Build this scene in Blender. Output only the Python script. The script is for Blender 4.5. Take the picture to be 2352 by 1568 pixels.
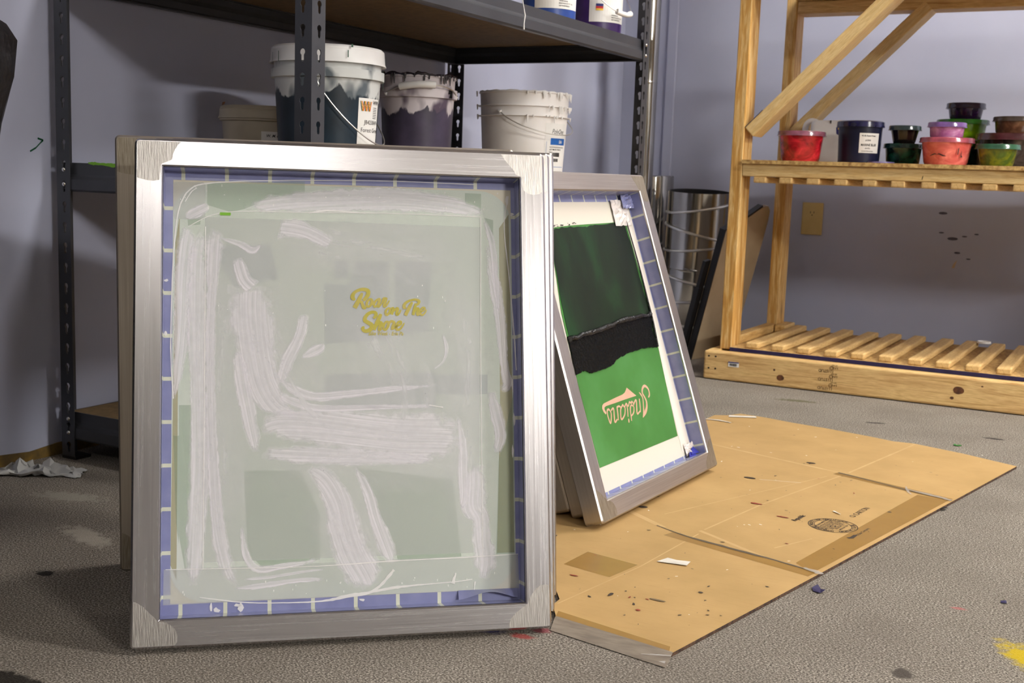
import bpy, math, random
from mathutils import Vector, Matrix, noise
random.seed(7)
for o in list(bpy.data.objects): bpy.data.objects.remove(o)
SC = bpy.context.scene
COL = SC.collection
# ------------------------------------------------------------ camera, world, lights, exposure
cd = bpy.data.cameras.new('camera'); CAM = bpy.data.objects.new('camera', cd); COL.objects.link(CAM)
F_ = Vector((-0.474703, 0.869005, -0.139597)); R_ = Vector((0.874764, 0.483341, 0.034192)); U_ = Vector((-0.097186, 0.105884, 0.989618))
cm = Matrix((R_, U_, -F_)).transposed().to_4x4(); cm.translation = Vector((0, 0, 0.61155))
CAM.matrix_world = cm
cd.lens = 41.332; cd.sensor_width = 36; cd.clip_start = .02; cd.clip_end = 50
cd.dof.use_dof = True; cd.dof.focus_distance = 1.75; cd.dof.aperture_fstop = 13
SC.camera = CAM
SC.cycles.transparent_max_bounces = 32
vs = SC.view_settings
vs.view_transform = 'Standard'; vs.look = 'None'; vs.gamma = 1; vs.use_curve_mapping = False
vs.exposure = 0.53
w = bpy.data.worlds.new('world'); SC.world = w; w.use_nodes = True
w.node_tree.nodes['Background'].inputs[0].default_value = (.8, .85, 1, 1)
w.node_tree.nodes['Background'].inputs[1].default_value = .02
# fluorescent ceiling fixtures: (x, y, length, width, rotation, watts)
CEIL = 2.75
FIX = [(1.62, -1.95, .92, .15, 0.66, 25), (6.3, -1.35, 1.2, .5, 1.57, 610), (.1, 3.3, 1.2, .3, 0, 50), (1.2, -4.2, 1.2, .5, 0, 5),
       (7.4, 1.2, 1.2, .5, 1.57, 20), (2.1, 2.3, 1.2, .4, 0, 100)]

def s2l(c):
    return tuple(((x/255)/12.92 if x/255 <= .04045 else ((x/255+.055)/1.055)**2.4) for x in c)+(1.,)

# ------------------------------------------------------------ mesh helpers
class MB:
    def __init__(s): s.v=[]; s.f=[]; s.m=[]; s.uv={}; s.fade={}
    def add(s, vs, fs, m=0, uv=None):
        b=len(s.v); s.v+= [tuple(v) for v in vs]
        for i,f in enumerate(fs):
            s.f.append([b+j for j in f]); s.m.append(m)
            if uv: s.uv[len(s.f)-1]=[uv[j] for j in f]
        return s
    def box(s,x0,x1,y0,y1,z0,z1,m=0):
        v=[(x0,y0,z0),(x1,y0,z0),(x1,y1,z0),(x0,y1,z0),(x0,y0,z1),(x1,y0,z1),(x1,y1,z1),(x0,y1,z1)]
        return s.add(v,[(3,2,1,0),(4,5,6,7),(0,1,5,4),(1,2,6,5),(2,3,7,6),(3,0,4,7)],m)
    def prism(s,poly,d0,d1,axis='z',m=0):
        n=len(poly)
        def P(p,d): return {'z':(p[0],p[1],d),'y':(p[0],d,p[1]),'x':(d,p[0],p[1])}[axis]
        v=[P(p,d0) for p in poly]+[P(p,d1) for p in poly]
        return s.add(v,[tuple(range(n-1,-1,-1)),tuple(range(n,2*n))]+[(i,(i+1)%n,n+(i+1)%n,n+i) for i in range(n)],m)
    def tube(s,path,r,k=10,m=0,cap=True):
        path=[Vector(p) for p in path]; n=len(path); rings=[]
        for i,p in enumerate(path):
            t=(path[min(i+1,n-1)]-path[max(i-1,0)]).normalized()
            if i==0: u=t.orthogonal().normalized()
            else: u=(u-t*u.dot(t)).normalized()
            w_=t.cross(u); rr=r[i] if isinstance(r,(list,tuple)) else r
            rings.append([p+(u*math.cos(2*math.pi*j/k)+w_*math.sin(2*math.pi*j/k))*rr for j in range(k)])
        v=[q for g in rings for q in g]; f=[(i*k+j,i*k+(j+1)%k,(i+1)*k+(j+1)%k,(i+1)*k+j) for i in range(n-1) for j in range(k)]
        if cap: f+=[tuple(range(k-1,-1,-1)),tuple((n-1)*k+j for j in range(k))]
        return s.add(v,f,m)
    def lathe(s,prof,k=48,c=(0,0,0),m=0,ms=None,closed=False):
        n=len(prof); v=[(c[0]+r*math.cos(2*math.pi*j/k),c[1]+r*math.sin(2*math.pi*j/k),c[2]+z) for r,z in prof for j in range(k)]
        b=len(s.v); s.v+=v
        for i in range(n-1+(1 if closed else 0)):
            i2=(i+1)%n
            for j in range(k):
                s.f.append([b+i*k+j,b+i*k+(j+1)%k,b+i2*k+(j+1)%k,b+i2*k+j]); s.m.append(ms[i] if ms else m)
        return s
    def poly(s,pts,z,m=0):
        return s.add([(p[0],p[1],z) for p in pts],[tuple(range(len(pts)))],m)
    def build(s,name,mats,parent=None,smooth=False,bevel=0,off=(0,0,0),kind=None,seg=2):
        me=bpy.data.meshes.new(name); me.from_pydata([(x-off[0],y-off[1],z-off[2]) for x,y,z in s.v],[],s.f)
        if not isinstance(mats,(list,tuple)): mats=[mats]
        for mt in mats: me.materials.append(mt)
        for p,mi in zip(me.polygons,s.m): p.material_index=mi; p.use_smooth=smooth
        if s.uv:
            ul=me.uv_layers.new(name='UVMap')
            for p in me.polygons:
                if p.index in s.uv:
                    for li,uvc in zip(p.loop_indices,s.uv[p.index]): ul.data[li].uv=uvc
        if s.fade:
            at=me.attributes.new('fade','FLOAT','POINT')
            for i,x in s.fade.items(): at.data[i].value=x
        me.validate(); me.update()
        o=bpy.data.objects.new(name,me); COL.objects.link(o)
        if parent: o.parent=parent
        if bevel:
            b=o.modifiers.new('bevel','BEVEL'); b.width=bevel; b.segments=seg; b.limit_method='ANGLE'; b.angle_limit=.6
        if smooth:
            try: me.set_sharp_from_angle(angle=.7)
            except Exception: pass
        if kind: o['kind']=kind
        return o

def tag(o,label,cat,group=None,kind=None):
    o['label']=label; o['category']=cat
    if group: o['group']=group
    if kind: o['kind']=kind
    return o
def thing(name,label,cat,loc=(0,0,0),rot=None,group=None):
    o=bpy.data.objects.new(name,None); COL.objects.link(o); o.empty_display_size=.05
    if rot is not None:
        m=rot.to_4x4(); m.translation=Vector(loc); o.matrix_world=m
    else: o.location=loc
    return tag(o,label,cat,group)
def catmull(pts,sub=6):
    P=[tuple(p) for p in pts]; P=[P[0]]+P+[P[-1]]; out=[]
    for i in range(1,len(P)-2):
        for k in range(sub):
            t=k/sub; out.append(tuple(.5*((2*b)+(-a+c)*t+(2*a-5*b+4*c-d)*t*t+(-a+3*b-3*c+d)*t**3) for a,b,c,d in zip(P[i-1],P[i],P[i+1],P[i+2])))
    out.append(P[-2]); return out
def ribbon(mb,pts,z,jit=0,sub=6,m=0,minw=.0002):
    """flat ribbon with (x, y, half width) stations; u runs across, v along"""
    q=catmull(pts,sub); n=len(q); vs_=[];uv=[];L=0
    for i,(x,y,h) in enumerate(q):
        a=q[max(i-1,0)]; b=q[min(i+1,n-1)]; dx,dy=b[0]-a[0],b[1]-a[1]; l=math.hypot(dx,dy) or 1
        nx,ny=-dy/l,dx/l; h=max(h,minw)
        if i: L+=math.hypot(x-q[i-1][0],y-q[i-1][1])
        h1=h*(1+jit*(random.random()-.5)); h2=h*(1+jit*(random.random()-.5))
        vs_+=[(x-nx*h1,y-ny*h1,z),(x,y,z),(x+nx*h2,y+ny*h2,z)]; uv+=[(-h1,L),(0,L),(h2,L)]
    f=[]
    for i in range(n-1):
        f+=[(3*i,3*i+3,3*i+4,3*i+1),(3*i+1,3*i+4,3*i+5,3*i+2)]
    b0=len(mb.v)
    for i in range(n):
        e=min(1,4*i/n,4*(n-1-i)/n); mb.fade[b0+3*i]=0; mb.fade[b0+3*i+1]=e; mb.fade[b0+3*i+2]=0
    mb.add(vs_,f,m,uv); return mb
def split_build(m,name,mats,parent=None,**k):
    """every loose piece becomes a part of its own"""
    par=list(range(len(m.v)))
    def fd(a):
        while par[a]!=a: par[a]=par[par[a]]; a=par[a]
        return a
    for f in m.f:
        for q in f[1:]: par[fd(q)]=fd(f[0])
    gr={}
    for i,f in enumerate(m.f): gr.setdefault(fd(f[0]),[]).append(i)
    out=[]
    for ids in gr.values():
        n_=MB(); mp={}
        for i in ids:
            for q in m.f[i]:
                if q not in mp: mp[q]=len(n_.v); n_.v.append(m.v[q]); 
                if q in m.fade: n_.fade[mp[q]]=m.fade[q]
            n_.f.append([mp[q] for q in m.f[i]]); n_.m.append(m.m[i])
            if i in m.uv: n_.uv[len(n_.f)-1]=m.uv[i]
        out.append(n_.build(name,mats,parent,**k))
    return out
def disc(mb,x,y,z,r,ry=None,k=12,m=0,jit=0):
    ry=ry or r
    mb.add([(x+r*math.cos(2*math.pi*i/k)*(1+jit*(random.random()-.5)),y+ry*math.sin(2*math.pi*i/k)*(1+jit*(random.random()-.5)),z) for i in range(k)],[tuple(range(k))],m)
FONT={}
def text_geo(txt,size,align='LEFT',bold=False,italic=False,sx=1.):
    c=bpy.data.curves.new('t','FONT'); c.body=txt; c.size=size; c.align_x=align; c.fill_mode='BOTH'; c.resolution_u=3
    if bold: c.offset=size*.018
    if italic: c.shear=.3
    o=bpy.data.objects.new('t',c); COL.objects.link(o)
    dg=bpy.context.evaluated_depsgraph_get(); dg.update()
    me=bpy.data.meshes.new_from_object(o.evaluated_get(dg))
    v=[(a.co.x*sx,a.co.y,0) for a in me.vertices]; f=[tuple(p.vertices) for p in me.polygons]
    bpy.data.objects.remove(o); bpy.data.curves.remove(c); bpy.data.meshes.remove(me)
    return v,f

# ------------------------------------------------------------ material helpers
def mk(name,col=(200,200,200),rough=.5,metal=0,spec=.5,coat=0):
    m=bpy.data.materials.new(name); m.use_nodes=True; nt=m.node_tree; b=nt.nodes['Principled BSDF']
    b.inputs['Base Color'].default_value=s2l(col); b.inputs['Roughness'].default_value=rough
    b.inputs['Metallic'].default_value=metal; b.inputs['Specular IOR Level'].default_value=spec
    b.inputs['Coat Weight'].default_value=coat
    return m,nt,b
def coords(nt,stretch=(1,1,1),kind='Object',rot=(0,0,0)):
    tc=nt.nodes.new('ShaderNodeTexCoord'); mp=nt.nodes.new('ShaderNodeMapping')
    mp.inputs['Scale'].default_value=stretch; mp.inputs['Rotation'].default_value=rot
    nt.links.new(tc.outputs[kind],mp.inputs[0]); return mp.outputs[0]
def nz(nt,scale,detail=3,stretch=(1,1,1),kind='Object',rough=.55,rot=(0,0,0),dist=0):
    n=nt.nodes.new('ShaderNodeTexNoise'); n.inputs['Scale'].default_value=scale; n.inputs['Detail'].default_value=detail
    n.inputs['Roughness'].default_value=rough; n.inputs['Distortion'].default_value=dist
    nt.links.new(coords(nt,stretch,kind,rot),n.inputs['Vector']); return n.outputs['Fac']
def ramp(nt,fac,stops,interp='LINEAR'):
    r=nt.nodes.new('ShaderNodeValToRGB'); r.color_ramp.interpolation=interp
    e=r.color_ramp.elements
    while len(e)<len(stops): e.new(.5)
    for el,(p,c) in zip(e,stops):
        el.position=p; el.color=s2l(c) if isinstance(c,tuple) else (c,c,c,1)
    nt.links.new(fac,r.inputs[0]); return r.outputs[0]
def mixc(nt,fac,a,b,mode='MIX'):
    n=nt.nodes.new('ShaderNodeMix'); n.data_type='RGBA'; n.blend_type=mode
    if isinstance(fac,(int,float)): n.inputs[0].default_value=fac
    else: nt.links.new(fac,n.inputs[0])
    for k,x in ((6,a),(7,b)):
        if isinstance(x,tuple): n.inputs[k].default_value=s2l(x)
        else: nt.links.new(x,n.inputs[k])
    return n.outputs[2]
def bump(nt,b,h,strength=.3,dist=.002):
    n=nt.nodes.new('ShaderNodeBump'); n.inputs['Strength'].default_value=strength; n.inputs['Distance'].default_value=dist
    nt.links.new(h,n.inputs['Height']); nt.links.new(n.outputs[0],b.inputs['Normal'])
def mathn(nt,op,a,b=0.,c=None):
    n=nt.nodes.new('ShaderNodeMath'); n.operation=op
    for i,x in enumerate((a,b,c)):
        if x is None: continue
        if isinstance(x,(int,float)): n.inputs[i].default_value=x
        else: nt.links.new(x,n.inputs[i])
    return n.outputs[0]
def sepz(nt,kind='Object'):
    tc=nt.nodes.new('ShaderNodeTexCoord'); s=nt.nodes.new('ShaderNodeSeparateXYZ'); nt.links.new(tc.outputs[kind],s.inputs[0]); return s.outputs['Z']

def noisy(name,c1,c2,scale,rough=.5,stretch=(1,1,1),metal=0,bs=0,bd=.001,detail=3,lo=.35,hi=.65,spec=.5,coat=0):
    m,nt,b=mk(name,c1,rough,metal,spec,coat); f=nz(nt,scale,detail,stretch)
    nt.links.new(ramp(nt,f,[(lo,c1),(hi,c2)]),b.inputs['Base Color'])
    if bs: bump(nt,b,f,bs,bd)
    return m
def wood(name,axis,c1=(226,186,118),c2=(190,142,78),knot=True,tone=1.):
    st={'x':(1.2,16,16),'y':(16,1.2,16),'z':(16,16,1.2)}[axis]
    m,nt,b=mk(name,c1,.55,0,.35)
    f=nz(nt,5,5,st,dist=.6); base=ramp(nt,f,[(.3,c2),(.48,c1),(.58,(232,200,138)),(.72,c2)])
    fine=nz(nt,22,3,tuple(x*1.4 for x in st)); base=mixc(nt,ramp(nt,fine,[(.4,0.),(.75,.55)]),base,(176,126,66))
    if knot:
        vo=nt.nodes.new('ShaderNodeTexVoronoi'); vo.inputs['Scale'].default_value=2.6
        ks={'x':(1,2.4,2.4),'y':(2.4,1,2.4),'z':(2.4,2.4,1)}[axis]
        nt.links.new(coords(nt,ks),vo.inputs['Vector'])
        base=mixc(nt,ramp(nt,vo.outputs['Distance'],[(.035,.85),(.075,.35),(.13,0.)]),base,(88,52,26))
    nt.links.new(base,b.inputs['Base Color']); bump(nt,b,f,.25,.0008)
    return m
def alpha_mat(name,col,amin,amax,scale,stretch,rough=.4,kind='UV',lo=.35,hi=.65,detail=4,soft=.5):
    m,nt,b=mk(name,col,rough); f=nz(nt,scale,detail,stretch,kind)
    a=ramp(nt,f,[(lo,0.),(hi,1.)]); a=mathn(nt,'MULTIPLY_ADD',a,amax-amin,amin)
    at=nt.nodes.new('ShaderNodeAttribute'); at.attribute_name='fade'
    e=mathn(nt,'ADD',at.outputs['Fac'],mathn(nt,'MULTIPLY_ADD',nz(nt,70,4),.7,-.35)); e=ramp(nt,e,[(.02,0.),(soft,1.)])
    nt.links.new(mathn(nt,'MULTIPLY',a,e),b.inputs['Alpha']); return m

# wall paint
WALL=noisy('wall_paint',(177,180,200),(171,174,195),3.,.55,bs=.12,bd=.0015,detail=8,spec=.3)
CEILM=noisy('ceiling_paint',(225,225,222),(215,215,212),4.,.9)
FAR=noisy('far_wall_paint',(134,132,130),(122,120,118),2.,.8)
# floor: matted grey carpet
FLOOR,nt,b=mk('grey_carpet',(132,124,114),.95,0,.15)
f1=nz(nt,330,4,(1,1.3,1),rough=.7); f2=nz(nt,5,4)
c=ramp(nt,f1,[(.34,(44,39,35)),(.5,(134,126,116)),(.66,(224,214,200))])
c=mixc(nt,ramp(nt,f2,[(.35,.0),(.7,.4)]),c,(112,104,94))
def splat(nt,c,x,y,rx,ry,ang,col,th=.55,amt=1.,sc=60):
    s=coords(nt,(1,1,1)); mp=nt.nodes.new('ShaderNodeMapping'); mp.vector_type='TEXTURE'
    mp.inputs['Location'].default_value=(x,y,0); mp.inputs['Rotation'].default_value=(0,0,ang); mp.inputs['Scale'].default_value=(rx,ry,1)
    nt.links.new(s,mp.inputs[0]); ln=nt.nodes.new('ShaderNodeVectorMath'); ln.operation='LENGTH'; nt.links.new(mp.outputs[0],ln.inputs[0])
    n=nz(nt,sc,4); d=mathn(nt,'ADD',ln.outputs['Value'],mathn(nt,'MULTIPLY_ADD',n,1.6,-.8))
    return mixc(nt,ramp(nt,d,[(th,amt),(th+.45,0.)]),c,col)
for a in [(-.10,1.64,.085,.034,-1.0,(206,178,20),.42,.92),(-1.71,1.455,.09,.035,.3,(170,164,150),.5,.7),(-1.50,1.31,.09,.03,-.3,(188,180,166),.5,.8),
          (-.684,1.37,.02,.012,.2,(150,70,80),.5,.8),(-.70,1.335,.02,.01,.2,(170,70,66),.5,.8),(-.235,1.5,.015,.02,.3,(84,78,72),.6,.9),
          (-.21,1.79,.014,.006,0,(190,110,110),.6,.7),(-.32,3.12,.03,.012,0,(60,56,54),.6,.9),(-.61,3.13,.03,.01,.4,(64,60,56),.6,.9),(-.87,3.31,.07,.02,.2,(96,92,60),.55,.7),
          (-1.41,1.154,.02,.012,0,(30,28,26),.6,.9),(-1.15,.88,.05,.02,.2,(34,30,26),.6,.9),(-.75,1.33,.03,.015,.2,(50,44,110),.4,.8)]:
    c=splat(nt,c,*a)
nt.links.new(c,b.inputs['Base Color']); bump(nt,b,f1,.8,.004)

WX=wood('pine_x','x',(222,186,128),(188,146,90)); WY=wood('pine_y','y'); WZ=wood('pine_z','z',(210,162,88),(180,130,62)); WPALE=wood('pine_pale','x',(232,206,150),(216,182,122))
WSL=wood('pine_slat','y',(226,192,132),(204,164,104),False)
OSB=noisy('strand_board',(206,172,110),(150,112,62),90,.8,bs=.6,bd=.002,detail=5)
OSBR=noisy('shelf_board_brown',(128,104,68),(112,90,58),60,.8,bs=.2,detail=4)
NAVY=noisy('navy_paint',(34,32,84),(26,24,66),40,.35)
STEEL=noisy('charcoal_enamel',(60,61,66),(52,53,58),9,.38,bs=.1,bd=.0006,detail=6)
RIV=mk('bright_rivet',(235,232,225),.18,1)[0]
BLACK=mk('black_plastic',(20,19,20),.4)[0]
BAG=noisy('black_bag',(24,21,23),(14,12,14),6,.32,bs=.8,bd=.02,detail=5)
CREAM=noisy('ivory_plate',(206,180,118),(198,172,110),20,.4)
GALV,nt,b=mk('galvanised_sheet',(190,190,188),.16,1)
f=nz(nt,5,3,(1,1,.25)); nt.links.new(ramp(nt,f,[(.35,(150,148,142)),(.65,(206,204,200))]),b.inputs['Base Color'])
WIRE=mk('steel_wire',(232,230,224),.36,1)[0]
WHITEP=noisy('white_plastic',(244,243,242),(236,234,232),12,.42,spec=.4)
LABEL=mk('label_paper',(232,230,226),.5)[0]
PRINT=mk('black_print',(28,27,30),.5)[0]
PRINTB=mk('blue_print',(30,98,178),.45)[0]
YEL=mk('yellow_print',(238,196,60),.5)[0]; ORA=mk('orange_print',(226,98,40),.5)[0]; REDP=mk('red_print',(190,40,44),.5)[0]; NAVP=mk('navy_print',(40,44,110),.5)[0]
PAPER=noisy('paper_scrap',(226,220,210),(206,200,190),30,.7)
LIME=mk('lime_ink',(116,178,30),.4)[0]; GREENI=mk('dark_green_ink',(18,74,48),.4)[0]
BLACKINK,nt,b=mk('wet_black_ink',(5,6,5),.3,0,.12)
f=nz(nt,120,5,(1,1,1)); bump(nt,b,f,.9,.004)

DUCTIN=mk('duct_inside_shade',(34,34,36),.5,0)[0]  # darkness inside the open duct painted on as a near-black lining
WETRIDGE,nt,b=mk('wet_ink_ridge',(8,9,8),.12,0,.6)
bump(nt,b,nz(nt,160,4),.8,.004)
# aluminium screen frames
def alu(name,direction,c1=(192,189,190),c2=(180,177,178),rough=.25):
    m,nt,b=mk(name,c1,rough,1)
    st=(2,160,160) if direction=='x' else (160,2,160)
    f=nz(nt,3,5,st); g=nz(nt,4,3)
    nt.links.new(mixc(nt,ramp(nt,g,[(.4,0.),(.7,.5)]),ramp(nt,f,[(.3,c2),(.7,c1)]),c2),b.inputs['Base Color'])
    nt.links.new(mathn(nt,'MULTIPLY_ADD',f,.12,rough-.05),b.inputs['Roughness'])
    bump(nt,b,f,.12,.0004); return m
ALX=alu('aluminium_x','x'); ALY=alu('aluminium_y','y')
GND,nt,b=mk('ground_weld',(180,176,172),.34,1)
f=nz(nt,8,3,(140,6,40),rot=(0,0,.8)); nt.links.new(ramp(nt,f,[(.3,(158,153,147)),(.7,(194,190,186))]),b.inputs['Base Color']); bump(nt,b,f,.5,.001)
ALD=alu('aluminium_dull','y',(206,198,186),(180,170,156),.5); ALDX=alu('aluminium_dull_x','x',(198,190,182),(176,167,156),.48)
GNDD,nt,b=mk('ground_weld_dull',(170,160,146),.5,1)
f=nz(nt,8,3,(140,6,40),rot=(0,0,.8)); nt.links.new(ramp(nt,f,[(.3,(142,132,114)),(.7,(196,186,170))]),b.inputs['Base Color'])
TAPEB=noisy('blue_tape',(132,136,176),(120,124,166),30,.3,coat=.3)
TAPEG=noisy('cream_tape_gap',(204,206,190),(194,196,178),40,.4)
MESH,nt,b=mk('screen_mesh_cream',(206,200,182),.42)
f=nz(nt,3,4); nt.links.new(ramp(nt,f,[(.35,(204,198,182)),(.65,(196,190,166))]),b.inputs['Base Color'])
EMU,nt,b=mk('washed_emulsion',(190,198,188),.45,0,.4,.06)
f=nz(nt,4,5,(1,1,1),dist=.5); fb=nz(nt,900,2)
nt.links.new(mixc(nt,ramp(nt,fb,[(.3,0.),(.7,.14)]),ramp(nt,f,[(.3,(184,195,184)),(.5,(192,201,191)),(.7,(202,207,201))]),(226,226,222)),b.inputs['Base Color'])
bump(nt,b,nz(nt,40,4),.06,.001)
EMUT,nt,b=mk('emulsion_green_tint',(150,176,148),.35); b.inputs['Alpha'].default_value=.28
EMUD=mk('emulsion_tan',(176,166,120),.4)[0]; EMUD.node_tree.nodes['Principled BSDF'].inputs['Alpha'].default_value=.5
GREYT=mk('show_through_grey',(170,172,196),.5)[0]; GREYT.node_tree.nodes['Principled BSDF'].inputs['Alpha'].default_value=.2
FILM=mk('clear_tape_film',(212,214,212),.4,0,.4,.08)[0]; FILM.node_tree.nodes['Principled BSDF'].inputs['Alpha'].default_value=.38
SMEAR_GLINT=alpha_mat('white_smear_or_glint',(250,246,253),.26,.76,1,(340,5,1),lo=.3,hi=.7,soft=.3)
SMEARB=alpha_mat('white_ink_soft',(242,240,244),.08,.42,1,(60,10,1),lo=.3,hi=.7,soft=.9)
RIDGE=mk('white_ink_or_glint',(240,238,236),.25)[0]; RIDGE.node_tree.nodes['Principled BSDF'].inputs['Alpha'].default_value=.8
OLIVE=noisy('olive_print',(178,168,52),(188,172,84),60,.45)
PINKT=noisy('pinkish_mesh',(214,168,144),(206,160,138),40,.5)
GREEN,nt,b=mk('green_emulsion',(70,130,64),.5,0,.3)
s=sepz(nt); f=nz(nt,5,4)
nt.links.new(ramp(nt,f,[(.3,(62,112,50)),(.5,(68,124,58)),(.7,(84,142,80))]),b.inputs['Base Color'])
DGREEN,nt,b=mk('dark_green_ink_film',(26,58,30),.4,0,.25)
f=nz(nt,2.4,5,(3,1,1),dist=.5); nt.links.new(ramp(nt,f,[(.35,(16,26,17)),(.5,(22,38,22)),(.68,(30,70,36))]),b.inputs['Base Color'])
CARD,nt,b=mk('corrugated_cardboard',(180,146,96),.8,0,.3)
f=nz(nt,7,5); f2=nz(nt,30,3,(1,8,1)); c=ramp(nt,f,[(.3,(172,140,90)),(.7,(188,154,102))])
c=mixc(nt,ramp(nt,f2,[(.55,0.),(.75,.25)]),c,(158,126,78))
for a in [(-.9,2.79,.085,.05,.3,(140,106,56),.75,.65,8),(-.33,2.33,.03,.015,.5,(150,112,58),.6,.5,30)]: c=splat(nt,c,*a)
nt.links.new(c,b.inputs['Base Color'])
CARDE=noisy('cardboard_edge',(96,70,52),(44,32,28),120,.9)
CARDL=noisy('cardboard_crease',(196,162,112),(184,150,98),20,.7)
PKT=noisy('tan_packing_tape',(180,140,70),(170,130,62),14,.28,coat=.25); PKT.node_tree.nodes['Principled BSDF'].inputs['Alpha'].default_value=.55
GRT=noisy('grey_cloth_tape',(140,128,114),(118,106,94),30,.5,stretch=(1,4,1))
CLR=mk('clear_tape_glare',(236,232,226),.15,0,.8,1)[0]; CLR.node_tree.nodes['Principled BSDF'].inputs['Alpha'].default_value=.5
DARKS=mk('dark_stain',(60,48,38),.7)[0]; REDS=mk('red_speck',(140,54,34),.6)[0]; WHS=mk('white_speck',(232,226,216),.6)[0]
BDFACE=noisy('hardboard_beige',(170,150,122),(160,140,112),8,.6)
# traced outlines in each screen's own plane, metres
SMEARS_GLINTS={'top':[(-0.1351,0.5686,14),(-0.0893,0.577,24),(-0.0196,0.5826,28),(0.0635,0.5863,32),(0.124,0.5832,28),(0.1669,0.577,20),(0.1947,0.5673,6)],'topa':[(-0.2108,0.5537,6),(-0.1969,0.5616,16),(-0.1802,0.5708,10)],'la':[(-0.2035,0.5434,14),(-0.2078,0.5188,24),(-0.212,0.4725,22),(-0.2137,0.4034,20),(-0.2188,0.3462,12),(-0.223,0.3149,4)],'lb':[(-0.1902,0.5454,14),(-0.1954,0.4843,24),(-0.1949,0.4035,24),(-0.1923,0.3232,20),(-0.1907,0.2379,24),(-0.1935,0.1535,24),(-0.1965,0.0976,22),(-0.1974,0.0726,10)],'lc':[(-0.17,0.543,26),(-0.1732,0.5196,26),(-0.1753,0.473,14),(-0.1772,0.4035,12),(-0.1768,0.3231,12),(-0.1731,0.2376,14),(-0.1671,0.1526,18),(-0.1559,0.096,22),(-0.142,0.0674,8)],'c1':[(-0.1234,0.465,56),(-0.1245,0.4387,56),(-0.1222,0.4038,52),(-0.1164,0.3632,46),(-0.1073,0.3284,40),(-0.0892,0.3023,26),(-0.0607,0.2904,8)],'c1b':[(-0.143,0.3805,12),(-0.1367,0.3344,18),(-0.1276,0.2883,20),(-0.1173,0.2423,12)],'mid':[(-0.1118,0.2709,18),(-0.0892,0.2792,38),(-0.0435,0.2769,44),(0.0144,0.2691,52),(0.0732,0.2623,58),(0.127,0.2604,58),(0.1572,0.2581,36)],'midb':[(-0.1117,0.2422,14),(-0.055,0.2383,22),(0.0143,0.2341,20),(0.0612,0.232,16),(0.1206,0.2285,10)],'cres':[(-0.0881,0.3411,4),(-0.0732,0.3282,12),(-0.0434,0.3164,12),(0.0029,0.319,10),(0.0618,0.3256,8),(0.1246,0.33,6)],'cres2':[(-0.0892,0.3196,10),(-0.0664,0.3079,12),(-0.0319,0.3,9),(0.038,0.3011,7),(0.1274,0.302,5)],'sweep':[(-0.055,0.2227,18),(-0.0293,0.206,30),(-0.0121,0.1766,36),(-0.0035,0.1418,42),(0.0079,0.1069,44),(0.024,0.0775,44),(0.0309,0.0611,28)],'sweepb':[(0.0113,0.2225,8),(0.0286,0.1872,14),(0.0384,0.1521,16),(0.0516,0.1168,22),(0.0631,0.0875,12)],'ra':[(0.175,0.225,22),(0.1759,0.1953,30),(0.1743,0.1657,34),(0.1826,0.1477,22),(0.1846,0.1181,26),(0.1879,0.0885,30),(0.184,0.0651,16)],'rb':[(0.1515,0.291,8),(0.1583,0.2551,10),(0.1591,0.2135,14),(0.1599,0.1779,14),(0.1561,0.1632,6)],'rc':[(0.1973,0.5274,10),(0.2059,0.4785,16),(0.2144,0.4175,16),(0.2185,0.3567,12),(0.2225,0.3325,16),(0.2131,0.3235,8)],'rd':[(0.1995,0.3206,10),(0.2065,0.2904,18),(0.2122,0.2603,16),(0.2057,0.2364,10)],'re':[(0.1928,0.5642,6),(0.2035,0.5275,9),(0.2078,0.4785,8),(0.2121,0.4297,6)],'glint':[(-0.1688,0.5284,3),(-0.1406,0.5203,8),(-0.1236,0.5118,10),(-0.1122,0.5209,3)],'arc':[(-0.0606,0.3678,4),(-0.0433,0.376,14),(-0.0346,0.3807,12),(-0.0288,0.3866,4)],'arc2':[(0.132,0.4019,3),(0.1378,0.3809,5),(0.1328,0.3629,3),(0.1194,0.3522,2)],'bl':[(-0.1356,0.1488,5),(-0.1338,0.1205,8),(-0.1271,0.1005,9),(-0.1115,0.0898,9),(-0.0778,0.0941,7),(-0.0324,0.1003,6)],'bl2':[(-0.1469,0.0665,4),(-0.1114,0.0689,7),(-0.0665,0.0738,6),(-0.0296,0.074,5)],'bl3':[(-0.1337,0.0783,3),(-0.1003,0.0797,4),(-0.0552,0.0852,3),(-0.0312,0.0866,2)],'tl':[(-0.1434,0.5026,14),(-0.1348,0.4736,18),(-0.1234,0.4609,22)],'tc':[(-0.0893,0.545,30),(-0.0547,0.5399,22),(-0.0198,0.5228,18)],'mr':[(-0.0548,0.4276,20),(-0.0606,0.3982,14),(-0.0778,0.3631,18),(-0.0863,0.3341,10)]}
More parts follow.
